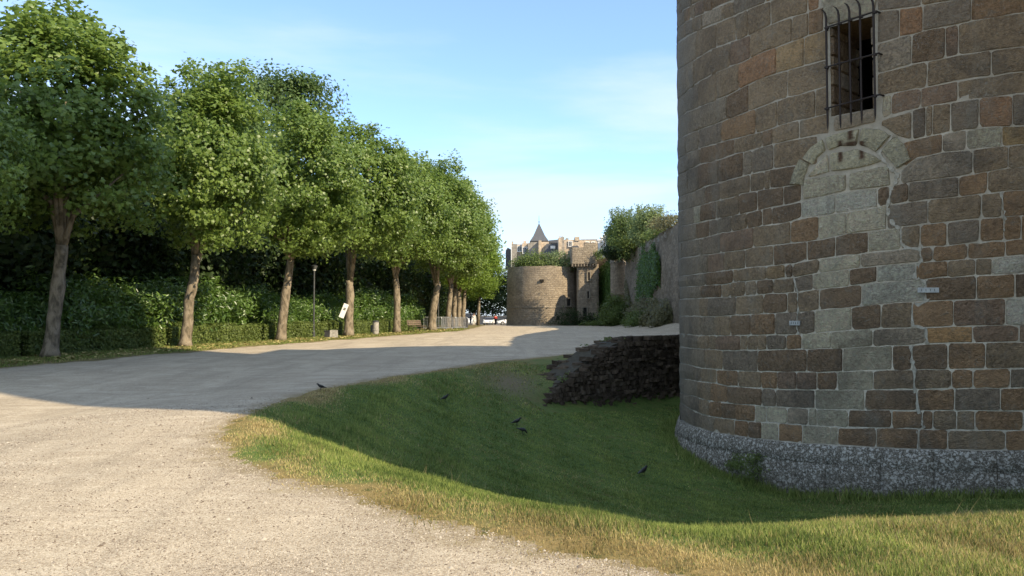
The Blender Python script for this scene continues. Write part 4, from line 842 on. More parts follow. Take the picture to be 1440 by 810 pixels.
def hedge_mesh(Ln, Hh, Dd, K, name="hedge", sz=.085, m=None, shape=KITE):
    x = rng.uniform(-Ln/2, Ln/2, K); f = rng.integers(0, 3, K); yy = np.where(f == 0, -Dd/2, rng.uniform(-Dd/2, Dd/2, K)); zz = np.where(f == 1, Hh, rng.uniform(.0, Hh, K)); 
    bump = .10*np.sin(x*2.2)+.08*np.sin(x*5.1+1); yy = yy+rng.normal(0, .05, K)-bump*.6*(f == 0); zz = zz+rng.normal(0, .045, K)*(f == 1)+bump*(f == 1)*.8
    Nn = np.stack([np.zeros(K), np.where(f == 0, -1., -.2), np.where(f == 1, 1., .35)], -1)+rng.normal(0, .5, (K, 3))
    return leaf_cloud(name, np.stack([x, yy, np.maximum(zz, .02)], -1), Nn, sz, shape, m or mhedge)
HM = [hedge_mesh(6.9, .84, 1.1, 16000) for _ in range(2)]
hl = ["low clipped hedge section running out of frame left of the thick leftmost trunk", "low clipped hedge section between the leftmost trunk and the kinked sunlit trunk", "low clipped hedge section left of the lamp post, right of the kinked trunk", "low clipped hedge section between the lamp post and the white board trunk", "low clipped hedge section behind the grey litter bin", "low clipped hedge section behind the wooden bench"]
ang = math.atan2(RDIR[1], RDIR[0])
for i in range(6):
    t = -3.9+7.35*i-.1; o = 1.35; X, Y = rowpos(t, o)
    ob = link("hedge", HM[i % 2]); ob.location = (float(X), float(Y), g(float(X), float(Y))); ob.rotation_euler = (0, 0, ang+math.pi if False else ang); ob.scale = (1, 1, 1.0)
    ob.rotation_euler = (0, 0, ang); tag(ob, hl[i], "hedge", "clipped hedge sections along the avenue")
t = -11.5; X = ROW0[0]+RDIR[0]*t+RNL[0]*1.35; Y = ROW0[1]+RDIR[1]*t+RNL[1]*1.35

# ------------------------------------------------------------ rampart, far towers, houses
def wall_mat(name, ca, cb, sx=2.2, sz=4.5, mort=(.30, .26, .2), course=True, stain=.5):
    """far masonry: coursed blocks too small to pick apart, in metres of wall (uv)"""
    m = mat(name); n = N(m); u = n.uv(); p = n.pos()
    br = n.n.new("ShaderNodeTexBrick"); br.inputs['Scale'].default_value = 1.0; br.inputs['Brick Width'].default_value = .62; br.inputs['Row Height'].default_value = .27; br.inputs['Mortar Size'].default_value = .018
    br.inputs['Color1'].default_value = (*ca, 1); br.inputs['Color2'].default_value = (*cb, 1); br.inputs['Mortar'].default_value = (*mort, 1); br.inputs['Bias'].default_value = 0.0
    wob = n.n.new("ShaderNodeTexNoise"); wob.inputs['Scale'].default_value = 1.3; n.put(wob.inputs['Vector'], u)
    uu = n.vmath('ADD', u, n.vmath('MULTIPLY', n.vmath('SUBTRACT', wob.outputs['Color'], (.5, .5, .5)), (.35, .22, 0))); n.put(br.inputs['Vector'], uu)
    f1 = n.noise(p, .45, 5, .65, .5); f2 = n.noise(p, 3.5, 5, .7); f3 = n.noise(p, 11, 3, .7)
    c = n.mix(n.rng(f2, .35, .65, 0, .55), br.outputs['Color'], tuple(x*.5 for x in ca)); c = n.mix(n.rng(f3, .5, .7, 0, .4), c, tuple(min(1, x*1.5) for x in cb))
    c = n.mix(n.rng(f1, .45, .7, 0, stain), c, tuple(x*.55 for x in ca))
    n.out(c, .95, n.math('ADD', n.math('MULTIPLY', br.outputs['Fac'], -.8), n.math('ADD', n.math('MULTIPLY', f2, .8), f3)), 1.0, .09, spec=.1); return m
mfar = wall_mat("far_tower_stone", (.30, .245, .18), (.42, .345, .25))
mramp = wall_mat("rampart_stone", (.23, .195, .145), (.36, .305, .235), mort=(.27, .235, .185), stain=.7)
mlit = simple("ashlar_tan", (.46, .37, .27), .9, var=.3, scale=2.5); mlitg = simple("ashlar_grey", (.27, .245, .21), .9, var=.3, scale=2.5)
mslate = mat("slate_roof"); n = N(mslate); p = n.pos(); w = n.n.new("ShaderNodeTexWave"); w.bands_direction = 'Z'; w.inputs['Scale'].default_value = 2.2; n.put(w.inputs['Vector'], p); f = n.noise(p, 3, 4, .7)
n.out(n.mix(f, (.045, .048, .055), (.12, .125, .135)), .55, n.math('ADD', w.outputs['Fac'], f), .5, .04, spec=.4)
mcream = simple("cream_render", (.55, .50, .42), .9, var=.12); mwhite = simple("white_paint", (.75, .74, .7), .6, var=.06); mglass = mat("dark_glass"); n = N(mglass); n.out((.02, .022, .025), .15, spec=.6)
mopen = simple("opening_shade", (.02, .018, .015), .95)
def uv_wall(name, pts, z0f, z1f, m, parent, thick=0, nz=18, step=.8, rough=.0, lean=0.0, closed=False, smooth=False):
    """wall sheet along a plan polyline with uv in metres; z0f,z1f: functions of distance along"""
    P = [Vector((a_, b_)) for a_, b_ in pts]; acc = [0]
    for a_, b_ in zip(P[:-1], P[1:]): acc.append(acc[-1]+(b_-a_).length)
    ns = max(2, int(acc[-1]/step)); V = []; UV = []
    for i in range(ns+1):
        s_ = acc[-1]*i/ns; x_ = float(np.interp(s_, acc, [p_[0] for p_ in P])); y_ = float(np.interp(s_, acc, [p_[1] for p_ in P]))
        e = 0.4; xa, xb = (float(np.interp(q, acc, [p_[0] for p_ in P])) for q in (max(s_-e, 0), min(s_+e, acc[-1]))); ya, yb = (float(np.interp(q, acc, [p_[1] for p_ in P])) for q in (max(s_-e, 0), min(s_+e, acc[-1])))
        l_ = math.hypot(xb-xa, yb-ya); nx_, ny_ = (yb-ya)/l_, -(xb-xa)/l_; za, zb = z0f(s_), z1f(s_)
        for j in range(nz+1):
            f = j/nz; z = za+(zb-za)*f; o_ = lean*(1-f)+rough*float(vnoise(s_, z, 1.1, 3)+.5*vnoise(s_, z, 3.1, 4)); V.append((x_-nx_*o_ if False else x_+nx_*o_, y_+ny_*o_, z)); UV.append((s_, z))
    q = np.arange(len(V)).reshape(ns+1, nz+1); Fc = np.stack([q[:-1, :-1], q[:-1, 1:], q[1:, 1:], q[1:, :-1]], -1).reshape(-1, 4)
    me = np_mesh(name, np.array(V), Fc, 4, [m], smooth); uvl = me.uv_layers.new(name="UVMap"); UV = np.array(UV, np.float32); uvl.data.foreach_set("uv", UV[Fc.ravel()].ravel()); return link(name, me, parent)
# round bastion tower at the end of the esplanade
BX, BY, BR, BZ = 4.55, 116.0, 5.25, 8.9
bast = thing("round_bastion", "broad low round bastion at the far end of the esplanade, bushes on its top", "tower", (0, 0, 0))
cp_ = [(BX+BR*math.cos(a_), BY+BR*math.sin(a_)) for a_ in np.linspace(-math.pi*1.02, 1.3, 60)]
uv_wall("wall", cp_, lambda s_: -.6, lambda s_: BZ+.10*float(vnoise(s_, 0, 1.5)), mfar, bast, nz=20, step=.5, rough=.02, lean=.18)
mb = MB(); mb.lathe([(BR-.12, BZ-.3), (BR-.06, BZ-.1), (BR-.5, BZ+.0), (BR-.6, 8.5), (.1, 8.5)], 48, (BX, BY, 0)); mb.build("parapet_top", mlitg, bast)
mb = MB(); mb.lathe([(BR+.12, 2.82), (BR+.17, 2.86), (BR+.17, 2.96), (BR+.1, 3.0)], 64, (BX, BY, 0)); mb.build("string_course", mfar, bast)
def opening(px, py, w, h, parent, Y=None, m=None, frame=True, name="window"):
    """small dark opening set into the bastion (or a wall at depth Y) with a stone surround"""
    d = ray(px, py)
    if Y is None:
        e = np.hypot(d[0], d[1]); u = d[:2]/e; c = np.array([BX, BY]); b = u @ c; R2 = BR+.12; t = b-math.sqrt(max(0, b*b-c @ c+R2*R2)); P = u*t; z = EYE+d[2]*t/e; a_ = math.atan2(P[1]-BY, P[0]-BX)
    else: P = at(px, py, Y); z = P.z; a_ = -math.pi/2
    rz = a_+math.pi/2; mbb = MB(); mbb.box((P[0], P[1]+.10, z), (w, .5, h), 0, rz=rz); o = mbb.build(name, mopen, parent)
    if frame:
        mbb = MB(); T = Matrix.Rotation(rz, 4, 'Z')
        for (dx, dz_, ww, hh) in ((-w/2-.08, 0, .16, h+.32), (w/2+.08, 0, .16, h+.32), (0, h/2+.08, w, .16), (0, -h/2-.08, w, .16)):
            q = T @ Vector((dx, -.13, dz_)); mbb.box((P[0]+q.x, P[1]+q.y+.08, z+q.z), (ww, .34, hh), 0, rz=rz)
        mbb.build("surround", mfar, o)
opening(762, 394.5, .6, .3, bast, frame=False); opening(798, 425, .75, 1.05, bast); opening(784, 447, .4, .5, bast, frame=False)
# square gate turret with corbelled top
gt = thing("gate_turret", "narrow square stone turret with corbelled top and slit windows right of the round bastion", "tower", (0, 0, 0))
YT = 111.0; xa, xb = at(812, 400, YT).x, at(842, 400, YT).x; zc0, zc1 = at(0, 371, YT).z, at(0, 341, YT).z
uv_wall("wall", [(xa, YT+6), (xa, YT), (xb, YT), (xb, YT+6)], lambda s_: -.5, lambda s_: zc0, mfar, gt, nz=16, step=.45, rough=.015)
x2, x3 = at(803, 356, YT-.4).x, at(840.5, 356, YT-.4).x
uv_wall("upper_wall", [(x2, YT+6), (x2, YT-.45), (x3, YT-.45), (x3, YT+6)], lambda s_: zc0, lambda s_: zc1-.25*float(abs(vnoise(s_, 0, 1.2)))+(.0 if s_ > 8.5 else -.7), mfar, gt, nz=10, step=.35, rough=.015)
mb = MB(); mb.box(((x2+x3)/2, YT+2.7, zc0+.05), (x3-x2-.05, 6.2, .1), 0); mb.box(((x2+x3)/2, YT+2.7, zc1-1.0), (x3-x2-.1, 6.2, .1), 0); mb.build("floor_slab", mlitg, gt)
mb = MB()
for i in range(9): mb.box((x2+(x3-x2)*(i+.5)/9, YT-.2, zc0-.2), (.22, .42, .4), 0)
mb.build("corbels", simple("corbel_stone", (.2, .165, .125), .9), gt)
for (px, py, w, h) in ((828, 388.5, .3, 1.15), (827, 414.5, .26, 1.0), (822.5, 438.5, .5, 1.2)): opening(px, py, w, h, gt, Y=YT-.02)
# long rampart receding behind the big tower
ramp = thing("rampart_wall", "long tall weathered rampart receding from behind the near tower, ivy hanging on it", "wall", (0, 0, 0))
RXW = 15.5; RTOP = 10.3
uv_wall("wall", [(15.5, 22), (15.5, 60), (15.5, 104.5)], lambda s_: -3.0, lambda s_: RTOP+4.0*float(1-ss(10, 46, s_))+.10*float(vnoise(s_, 3, .8))+.07*float(vnoise(s_, 1, 4.0)), mramp, ramp, nz=26, step=.45, rough=.14, lean=-.55)
mb = MB(); mb.box((16.6, 67, RTOP-.5), (2.2, 75, .6)); mb.box((17.6, 63, 3), (.6, 83, 13)); mb.box((16.5, 22, 5), (2.3, .6, 17.0)); mb.build("wall_walk", mlitg, ramp)
curt = thing("curtain_wall", "ivy covered curtain wall joining the corner turret to the gate turret", "wall", (0, 0, 0))
uv_wall("wall", [(15.4, 106), (14.1, 111), (12.9, 116.5)], lambda s_: -1, lambda s_: 10.3+.1*float(vnoise(s_, 2, 1.5)), mramp, curt, nz=16, step=.5, rough=.1)
mb = MB(); mb.box((16.3, 111.5, 4.5), (3.4, 11, 10.5), rz=.22); mb.build("core", mlitg, curt)
cturr = thing("corner_turret", "small round corbelled turret on the rampart corner under the bushes", "tower", (0, 0, 0))
cx_, cy_ = 14.75, 106.2
cp_ = [(cx_+1.12*math.cos(a_), cy_+1.12*math.sin(a_)) for a_ in np.linspace(-math.pi*1.3, .5, 30)]
uv_wall("wall", cp_, lambda s_: 4.6, lambda s_: 8.9, mfar, cturr, nz=9, step=.25, rough=.01)
mb = MB(); mb.lathe([(.25, 2.9), (.7, 3.7), (1.12, 4.5), (1.2, 4.62)], 20, (cx_, cy_, 0)); mb.build("corbel_cone", mramp, cturr)
mb = MB(); mb.lathe([(1.2, 8.9), (1.2, 9.05), (.95, 10.2), (.6, 11.0), (.2, 11.3)], 20, (cx_, cy_, 0)); mb.build("ruined_cap", mramp, cturr)
# buildings of the town above the walls
def blk(parent, x0, y0, x1, y1, Y, dep, m, name="wall", openz=None):
    a_, b_ = at(x0, y0, Y), at(x1, y1, Y); mbb = MB(); zb = b_.z if openz is None else openz; mbb.box(((a_.x+b_.x)/2, Y+dep/2, (a_.z+zb)/2), (b_.x-a_.x, dep, a_.z-zb)); return mbb.build(name, m, parent)
def roofp(parent, pts, Y, dep, m, name="roof"):
    mbb = MB(); q = [at(px, py, Y) for px, py in pts]; mbb.prism([(p_.x, p_.z) for p_ in q], Y, Y+dep); return mbb.build(name, m, parent)
def win(parent, px, py, w, h, Y, frame=True):
    p_ = at(px, py, Y); mbb = MB(); mbb.box((p_.x, Y+.02, p_.z), (w, .2, h)); o = mbb.build("window", mglass, parent)
    if frame:
        mbb = MB(); mbb.box((p_.x, Y-.06, p_.z+h/2+.06), (w+.3, .2, .12)); mbb.box((p_.x, Y-.06, p_.z-h/2-.06), (w+.3, .24, .12)); mbb.box((p_.x-w/2-.06, Y-.06, p_.z), (.12, .2, h)); mbb.box((p_.x+w/2+.06, Y-.06, p_.z), (.12, .2, h)); mbb.box((p_.x, Y-.09, p_.z), (.05, .05, h)); mbb.build("frame", mwhite, o)
sp = thing("slate_spire", "steep pointed slate spire with finial rising above the stone houses", "church", (0, 0, 0))
YS = 185.0; a_, b_, c_ = at(745, 340, YS), at(771, 340, YS), at(757.5, 313.5, YS); hw = (b_.x-a_.x)/2; mx_ = (a_.x+b_.x)/2
mb = MB(); mb.add([(mx_-hw, YS-hw, a_.z), (mx_+hw, YS-hw, a_.z), (mx_+hw, YS+hw, a_.z), (mx_-hw, YS+hw, a_.z), (mx_-hw*.62, YS-hw*.62, a_.z+(c_.z-a_.z)*.30), (mx_+hw*.62, YS-hw*.62, a_.z+(c_.z-a_.z)*.30), (mx_+hw*.62, YS+hw*.62, a_.z+(c_.z-a_.z)*.30), (mx_-hw*.62, YS+hw*.62, a_.z+(c_.z-a_.z)*.30), (mx_, YS, c_.z)],
  [(0, 1, 5, 4), (1, 2, 6, 5), (2, 3, 7, 6), (3, 0, 4, 7), (4, 5, 8), (5, 6, 8), (6, 7, 8), (7, 4, 8), (3, 2, 1, 0)]); mb.build("roof", mslate, sp)
mb = MB(); mb.tube([(mx_, YS, c_.z-.2), (mx_, YS, c_.z+1.8)], [.08, .03], 6); mb.lathe([(.02, 0), (.2, .15), (.02, .3)], 8, (mx_, YS, c_.z+.1)); mb.build("finial", miron, sp)
mb = MB(); mb.box((mx_, YS, a_.z/2-.4), (hw*1.86, hw*1.86, a_.z+.6)); mb.build("wall", simple("slate_hung_wall", (.12, .115, .115), .8), sp)
h1 = thing("gabled_stone_house", "grey and tan gabled stone house at the left of the skyline, above the bastion", "house", (0, 0, 0))
blk(h1, 718.5, 343, 727, 380, 150, 7, mlitg, openz=3); blk(h1, 727, 343.5, 733.5, 380, 150.4, 7, mlit, openz=3); blk(h1, 734, 342, 743, 380, 149.5, 6, mlit, openz=3)
roofp(h1, [(733, 364), (743, 347), (743.5, 366), (733, 372)], 149.0, .8, mslate); roofp(h1, [(742.5, 372), (742.5, 342), (748, 340.5), (757, 340.5), (757, 372)], 148.6, 6, mlitg, "gable_wall")
blk(h1, 719.5, 339.5, 722, 343.2, 151, 1, mlit, "chimney"); blk(h1, 736, 338.8, 740, 342.4, 151, 1, mlit, "chimney"); win(h1, 730.5, 350, .6, 1, 150.3); win(h1, 738, 352, .7, 1.1, 149.4)
roofp(h1, [(711, 378), (711, 352), (714, 348), (719, 351), (719, 378)], 155, 6, mslate)
h2 = thing("slate_roofed_house", "stone house with grey slate roof, skylight and tall tan chimney stacks", "house", (0, 0, 0))
blk(h2, 757.5, 338, 761.5, 365, 147, 2, mlit, "chimney", openz=10); blk(h2, 761.5, 340, 772, 372, 147.3, 6, mlit, openz=3)
roofp(h2, [(764, 357), (768.5, 343), (786, 341.5), (786, 357)], 146.4, 5, mslate); roofp(h2, [(771, 341), (772, 338), (793, 336), (793, 342)], 158, 5, mslate)
blk(h2, 764, 356, 786, 372, 146.6, 4.6, mlit, openz=3); p_ = at(777.5, 347.5, 146.2); mb = MB(); mb.box((p_.x, 146.3, p_.z), (.9, .12, .55)); mb.build("skylight", mwhite, h2)
blk(h2, 785.5, 334.5, 790, 358, 144, 3, mlit, "chimney", openz=8); blk(h2, 790, 333.2, 793.5, 358, 144.3, 3, mlitg, "chimney", openz=8)
for px in (786.8, 789, 791.2): blk(h2, px-.6, 332.0, px+.6, 334.8, 145, .5, mlit, "chimney_pot")
for px in (775, 781): win(h2, px, 363, .6, .9, 146.5)
h3 = thing("long_stone_house", "long flat topped tan stone house behind the gate turret with a narrow chimney", "house", (0, 0, 0))
blk(h3, 793.5, 337, 816, 372, 150, 8, mlit, openz=3); blk(h3, 813, 338.5, 843, 372, 151, 8, mlit, openz=3); blk(h3, 808.5, 333, 815, 338.5, 149.8, 2, mlit, "chimney"); blk(h3, 796, 334.8, 799.5, 337.5, 151, 2, mlitg, "chimney")
roofp(h3, [(813, 339), (817, 336.5), (840, 336.2), (844, 339)], 152, 6, mlitg); roofp(h3, [(801, 349), (804, 346), (812, 345), (816, 349)], 146, 3, mslate); win(h3, 802, 343, .5, .9, 149.9); win(h3, 826, 343.5, .5, .8, 150.9); win(h3, 834, 343.5, .5, .8, 150.9)
dh = thing("dormer_house", "cream house with steep slate roof and white dormers beside the rampart bushes", "house", (0, 0, 0))
def dpt(y, x_off, z): return (17.0+(y-132)*-.01+x_off, y, z)
mb = MB(); mb.add([dpt(132, 0, 0), dpt(158, 0, 0), dpt(158, 0, 13.6), dpt(132, 0, 13.6), dpt(132, 8, 0), dpt(158, 8, 0), dpt(158, 8, 13.6), dpt(132, 8, 13.6)], [(0, 3, 2, 1), (4, 5, 6, 7), (0, 4, 7, 3), (1, 2, 6, 5)]); mb.build("wall", mcream, dh)
mb = MB(); mb.add([dpt(131.6, -.4, 13.4), dpt(158.4, -.4, 13.4), dpt(158.4, .7, 16.6), dpt(131.6, .7, 16.6), dpt(131.6, 8.4, 13.4), dpt(158.4, 8.4, 13.4), dpt(158.4, 7, 16.6), dpt(131.6, 7, 16.6)], [(0, 3, 2, 1), (4, 5, 6, 7), (0, 4, 7, 3), (1, 2, 6, 5), (3, 7, 6, 2)]); mb.build("roof", mslate, dh)
for y in (134.5, 139, 144, 149.5, 154.5):
    mb = MB(); mb.box(dpt(y, -.25, 14.7), (1.0, 1.6, 2.2)); mb.box(dpt(y, -.3, 15.9), (1.3, 1.9, .2)); o = mb.build("dormer", mwhite, dh); mb = MB(); mb.box(dpt(y, -.78, 14.7), (.06, .9, 1.4)); mb.build("pane", mglass, o)
    mb = MB(); mb.box(dpt(y, 0, 11.5), (.14, 1.1, 1.9)); mb.build("window", mglass, dh)
pole = MB(); p_ = at(719, 372, 118); pole.tube([(p_.x, 118, 8), (p_.x, 118, at(0, 342, 118).z)], .05, 5); o = pole.build("white_pole", mwhite); tag(o, "thin white pole standing on the left rim of the round bastion", "pole"); 
# rest of the town along the horizon, mostly hidden
for i, (X, Y, w, d, h) in enumerate([(34, 170, 12, 12, 11), (44, 150, 12, 12, 11), (24, 175, 10, 10, 12)]):
    t = thing("town_house", "plain rendered town house far behind the walls", "house", (X, Y, -.2), group="far town houses"); mb = MB(); mb.box((0, 0, h/2), (w, d, h)); mb.build("wall", mcream, t)
    mb = MB(); mb.prism([(-w/2-.3, h), (w/2+.3, h), (0, h+4)], -d/2-.3, d/2+.3); mb.build("roof", mslate, t)

# ------------------------------------------------------------ climbing plants, bushes on the walls
def blob(name, label, cat, c, r, nc, nl, size, shape, m, sig=.3, inner=.4, group=None, parent=None):
    P, Nn, C, rd = crown_pts(nc, nl, 1.0, .9, 1.0, 0.0, sig, .1, inner, seed=rng.uniform(0, 9)); P = P*np.array(r)
    me = leaf_cloud(name, P, Nn, size, shape, m, rd); o = link(name, me); o.location = c; tag(o, label, cat, group); return o
def wallpatch(name, label, x, K, y0, y1, zf, m, size=.2, depth=.25):
    y_ = rng.uniform(y0, y1, K); lo, hi = zf((y_-y0)/(y1-y0)); z_ = lo+(hi-lo)*rng.uniform(0, 1, K)**.9; 
    xx_ = x-np.abs(rng.normal(0, depth, K))-.12; Nn = np.stack([np.full(K, -1.), np.full(K, -.45), np.full(K, .45)], -1)+rng.normal(0, .45, (K, 3))
    o = link(name, leaf_cloud(name, np.stack([xx_, y_, z_], -1), Nn, size, KITE, m)); tag(o, label, "ivy"); return o
pa = lambda px: 15.5*1080/(px-720)
wallpatch("ivy", "bright green ivy hanging in a ragged curtain halfway along the rampart", 15.35, 9000, pa(933), pa(903), lambda t: (4.4-1.6*t+.9*np.sin(t*13)+.6*np.sin(t*31), np.interp(t, [0, .12, .3, .42, .6, .75, .88, 1], [6.6, 8.6, 8.9, 7.6, 8.3, 9.4, 7.6, 6.0])+.5*np.sin(t*37)+.3*np.sin(t*71)), mivy, .22)
o = wallpatch("ivy", "ivy sheet covering the curtain wall left of the small corner turret", 0, 8000, -3.6, 3.6, lambda t: (t*0+.3, np.interp(t, [0, .3, .7, 1], [8.8, 9.9, 9.4, 8.6])), mivy, .24, .2)
o.location = (14.25, 110.8, 0); o.rotation_euler = (0, 0, .25)
wallpatch("scrub", "dry climbing scrub on the lower rampart between the round bush and the near tower", 15.2, 9000, 72, 96, lambda t: (t*0+.3, 2.0+1.2*np.abs(np.sin(t*7))+.7*np.sin(t*23)), mscrub, .2, .5)
wallpatch("creeper", "thin grey creeper patches on the middle of the rampart", 15.35, 2600, 84, 103, lambda t: (2.5+1.5*np.sin(t*9), 5.5+2.5*np.sin(t*6+1)), mscrub, .2, .15)
blob("round_bush", "big rounded green bush at the foot of the small corner turret", "bush", (13.4, 98.5, 1.9), (2.0, 2.2, 2.0), 110, 90, .2, KITE, mbush, .2)
blob("dark_bush", "dark spreading shrub at the foot of the round bastion beside its low window", "bush", (7.9, 108.6, 1.0), (2.4, 1.0, 1.6), 60, 60, .2, LONG, mwood, .28)
blob("dark_bush", "dark low shrub in front of the gate turret doorway", "bush", (10.9, 108.8, .8), (1.7, .9, 1.0), 50, 50, .2, KITE, mwood, .28)
for i, (px, w, h, lab) in enumerate(((860, 3.2, .35, "low weeds along the wall foot left of the round bush"), (893, 1.1, .9, "straggly green shrub at the rampart foot right of the round bush"), (910, 1.3, 1.15, "grey green shrub under the ivy curtain of the rampart"), (928, 1.1, .95, "pale shrub at the rampart foot nearest the big tower"), (944, 1.2, 1.0, "low scrub at the rampart foot just left of the big tower"))):
    Y = 101-(px-860)*.33; blob("wall_shrub", lab, "shrub", (min(14.3, (px-720)/1080*Y), Y, g(13.8, Y)+h*.4), (w, 1.3, h), 50, 60, .19, KITE, mscrub if i in (3, 4) else mbush, .3)
blob("top_bush", "dark green bush on the left of the round bastion top", "bush", (3.1, 113.4, 9.5), (2.9, 1.5, 1.5), 80, 80, .19, KITE, mbush, .25)
blob("top_bush", "pale flowering bush on the right of the round bastion top", "bush", (7.2, 112.9, 9.6), (2.1, 1.3, 1.5), 70, 80, .17, KITE, mpaleb, .28)
blob("wall_bush", "small bush growing on the gate turret's right shoulder", "bush", (12.6, 110.2, 10.6), (.6, .6, .9), 18, 30, .17, KITE, mbush, .35)
for (px, py, Y, rx, rz_, m_, nm, lab) in ((873, 330, 101, 1.8, 2.5, mbush, "wall_tree", "tall leafy tree on the rampart top, nearest the dormer house"), (892, 331, 96, 2.9, 2.6, mbush, "wall_tree", "broad leafy tree in the middle of the rampart top"), (914, 322, 90, 2.0, 2.1, mpaleb, "wall_tree", "lighter feathery tree at the right of the rampart trees"), (874, 352, 101, 2.2, 1.3, mwood, "wall_tree", "dark low bush overhanging the small corner turret")):
    p_ = at(px, py, Y); o = blob(nm, lab, "tree", p_, (rx, 1.9, rz_), 130, 75, .2, KITE, m_, .24, .3)
    mb = MB()
    for q in range(16):
        a_ = rng.uniform(0, 6.28); hgt = rng.uniform(.8, 1.28); mb.tube([(0, 0, -rz_), (math.cos(a_)*rx*.4, 0, 0), (math.cos(a_)*rx*.75, math.sin(a_), rz_*hgt)], [.07, .04, .01], 4)
    mb.build("trunk", mbarkd, o)
    K = 900; a_ = rng.uniform(0, 6.28, K); hh = rng.uniform(.6, 1.35, K); br_ = rng.integers(0, 14, K); aa = br_*.449; rr_ = .25+.6*hh
    P = np.stack([np.cos(aa)*rx*rr_*.8+rng.normal(0, .12, K), np.sin(aa)*1.2*rr_+rng.normal(0, .15, K), rz_*hh+rng.normal(0, .1, K)*1], -1); link("loose_sprays", leaf_cloud("loose_sprays", P, rng.normal(0, 1, (K, 3)), .17, KITE, m_), o)
blob("dry_scrub", "dry brown scrub crowning the rampart right beside the big tower", "shrub", at(940, 313, 76), (1.5, 3.2, .8), 50, 50, .17, KITE, mscrub, .3)
blob("dry_scrub", "low green brown scrub along the rampart edge left of the dry crown of scrub", "shrub", at(922, 329, 84), (1.1, 4.2, .6), 50, 50, .17, KITE, mbush, .3)
for (px, py, Y, s_, lab) in ((1059, 655, 15.6, .36, "small dark weed clump at the foot of the big tower"), (1040, 651, 16.2, .25, "low weed tuft left of the dark weed clump at the tower foot"), (858, 497, 24.6, .3, "weed clump growing on the rubble wall's sloping top")):
    p_ = at(px, py, Y); blob("weed_clump", lab, "plant", (p_.x, p_.y, p_.z), (s_, s_*.7, s_*.75), 26, 40, .05, LONG, mhedge, .3)
P = np.stack([WA[0]+WD[0]*rng.uniform(-.2, 4, 2600)+rng.normal(0, .1, 2600), WA[1]+WD[1]*0+rng.uniform(0, 4, 2600), np.zeros(2600)], -1)
t = rng.uniform(0, 5, 2600); o_ = rng.uniform(-.05, 1.1, 2600); X = WA[0]+WD[0]*t+WN[0]*o_; Y = WA[1]+WD[1]*t+WN[1]*o_; keep = vnoise(X, Y, 2.2, 1) > 0.55; X, Y, t = X[keep], Y[keep], t[keep]
Z = np.array([wall_top(q) for q in t])+rng.uniform(0, .09, len(t)); ob = link("wall_top_weeds", leaf_cloud("wall_top_weeds", np.stack([X, Y, Z], -1), rng.normal(0, .5, (len(X), 3))+np.array([0, -.3, .8]), .06, KITE, mhedge), kind="stuff"); tag(ob, "weeds matted over the top of the ruined rubble wall", "plant")

# trees at the far end of the avenue
for i, (X, Y, s_, lab) in enumerate([(-4.95, 112, 1.05, "far avenue tree whose crown touches the round bastion"), (-9.6, 118, 1.05, "far tree shading the parked cars, left one"), (-9.5, 133, 1.15, "far tree beyond the end of the avenue, on the left"), (-1.0, 163, 1.15, "far dark tree behind the parked cars"), (-7.5, 166, 1.25, "far dark tree behind the end of the avenue"), (-14, 160, 1.3, "far dark tree filling the gap behind the last avenue trunks"), (3, 190, .9, "far tree hidden behind the round bastion")]):
    t = thing("far_tree", lab, "tree", (X, Y, g(X, Y)-.05)); mb = MB(); mb.tube([(0, 0, 0), (.1, 0, 2.5), (.2, 0, 5)], [.26, .22, .16], 8); mb.build("trunk", mbark, t, smooth=True)
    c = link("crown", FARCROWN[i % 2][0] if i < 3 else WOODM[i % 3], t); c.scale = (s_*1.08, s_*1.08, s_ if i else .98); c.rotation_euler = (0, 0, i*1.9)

# ------------------------------------------------------------ street furniture
mmet = simple("grey_painted_metal", (.10, .105, .105), .45, .4); mgalv = simple("galvanised_steel", (.42, .43, .44), .4, .6); mconc = simple("concrete", (.34, .32, .28), .9, var=.3, scale=8); mwoodp = simple("bench_wood", (.15, .11, .075), .7, var=.35, scale=9)
def place(px, Y): X = (px-720)/1080*Y; return (X, Y, g(X, Y))
lampT = thing("lamp_post", "slim grey lamp post with flat saucer head between the third and fourth trunks", "lamp post", place(441.5, 46.2), group="lamp posts")
mb = MB(); mb.lathe([(.09, 0), (.09, .35), (.055, .4), (.045, 4.1)], 12); mb.build("pole", mmet, lampT, smooth=False)
mb = MB(); mb.lathe([(.05, 4.05), (.12, 4.1), (.2, 4.3), (.22, 4.32), (.06, 4.36)], 16); mb.build("lamp_head", mmet, lampT); mb = MB(); mb.lathe([(.05, 4.0), (.09, 4.02), (.11, 4.12), (.06, 4.13)], 12); mb.build("diffuser", simple("frosted_glass", (.6, .6, .56), .3), lampT)
copy_tree(lampT, place(616.5, 70), label="distant lamp post standing behind the crowd barriers")
bn = thing("litter_bin", "grey round concrete litter bin between the board tree and the next trunk", "litter bin", place(528.5, 51.5), group=None)
mb = MB(); mb.lathe([(.19, 0), (.21, .06), (.215, .28), (.225, .3), (.225, .36), (.215, .38), (.21, .82), (.16, .86)], 20); mb.build("body", mconc, bn); mb = MB(); mb.lathe([(.17, .84), (.225, .86), (.225, .93), (.1, .955)], 20); mb.build("rim", mmet, bn)
mb = MB(); mb.box((-.27, .1, .42), (.14, .2, .5)); mb.build("side_ashtray", mmet, bn)
cb_ = thing("concrete_block", "squat pale concrete block on the verge right of the lamp post", "block", place(470, 45.5), rz=.2)
mb = MB(); mb.box((0, 0, .23), (.46, .5, .46), top=(.95, .95)); mb.build("block", mconc, cb_); mb = MB(); mb.box((0, 0, .468), (.40, .44, .012)); mb.build("top_face", mconc, cb_)
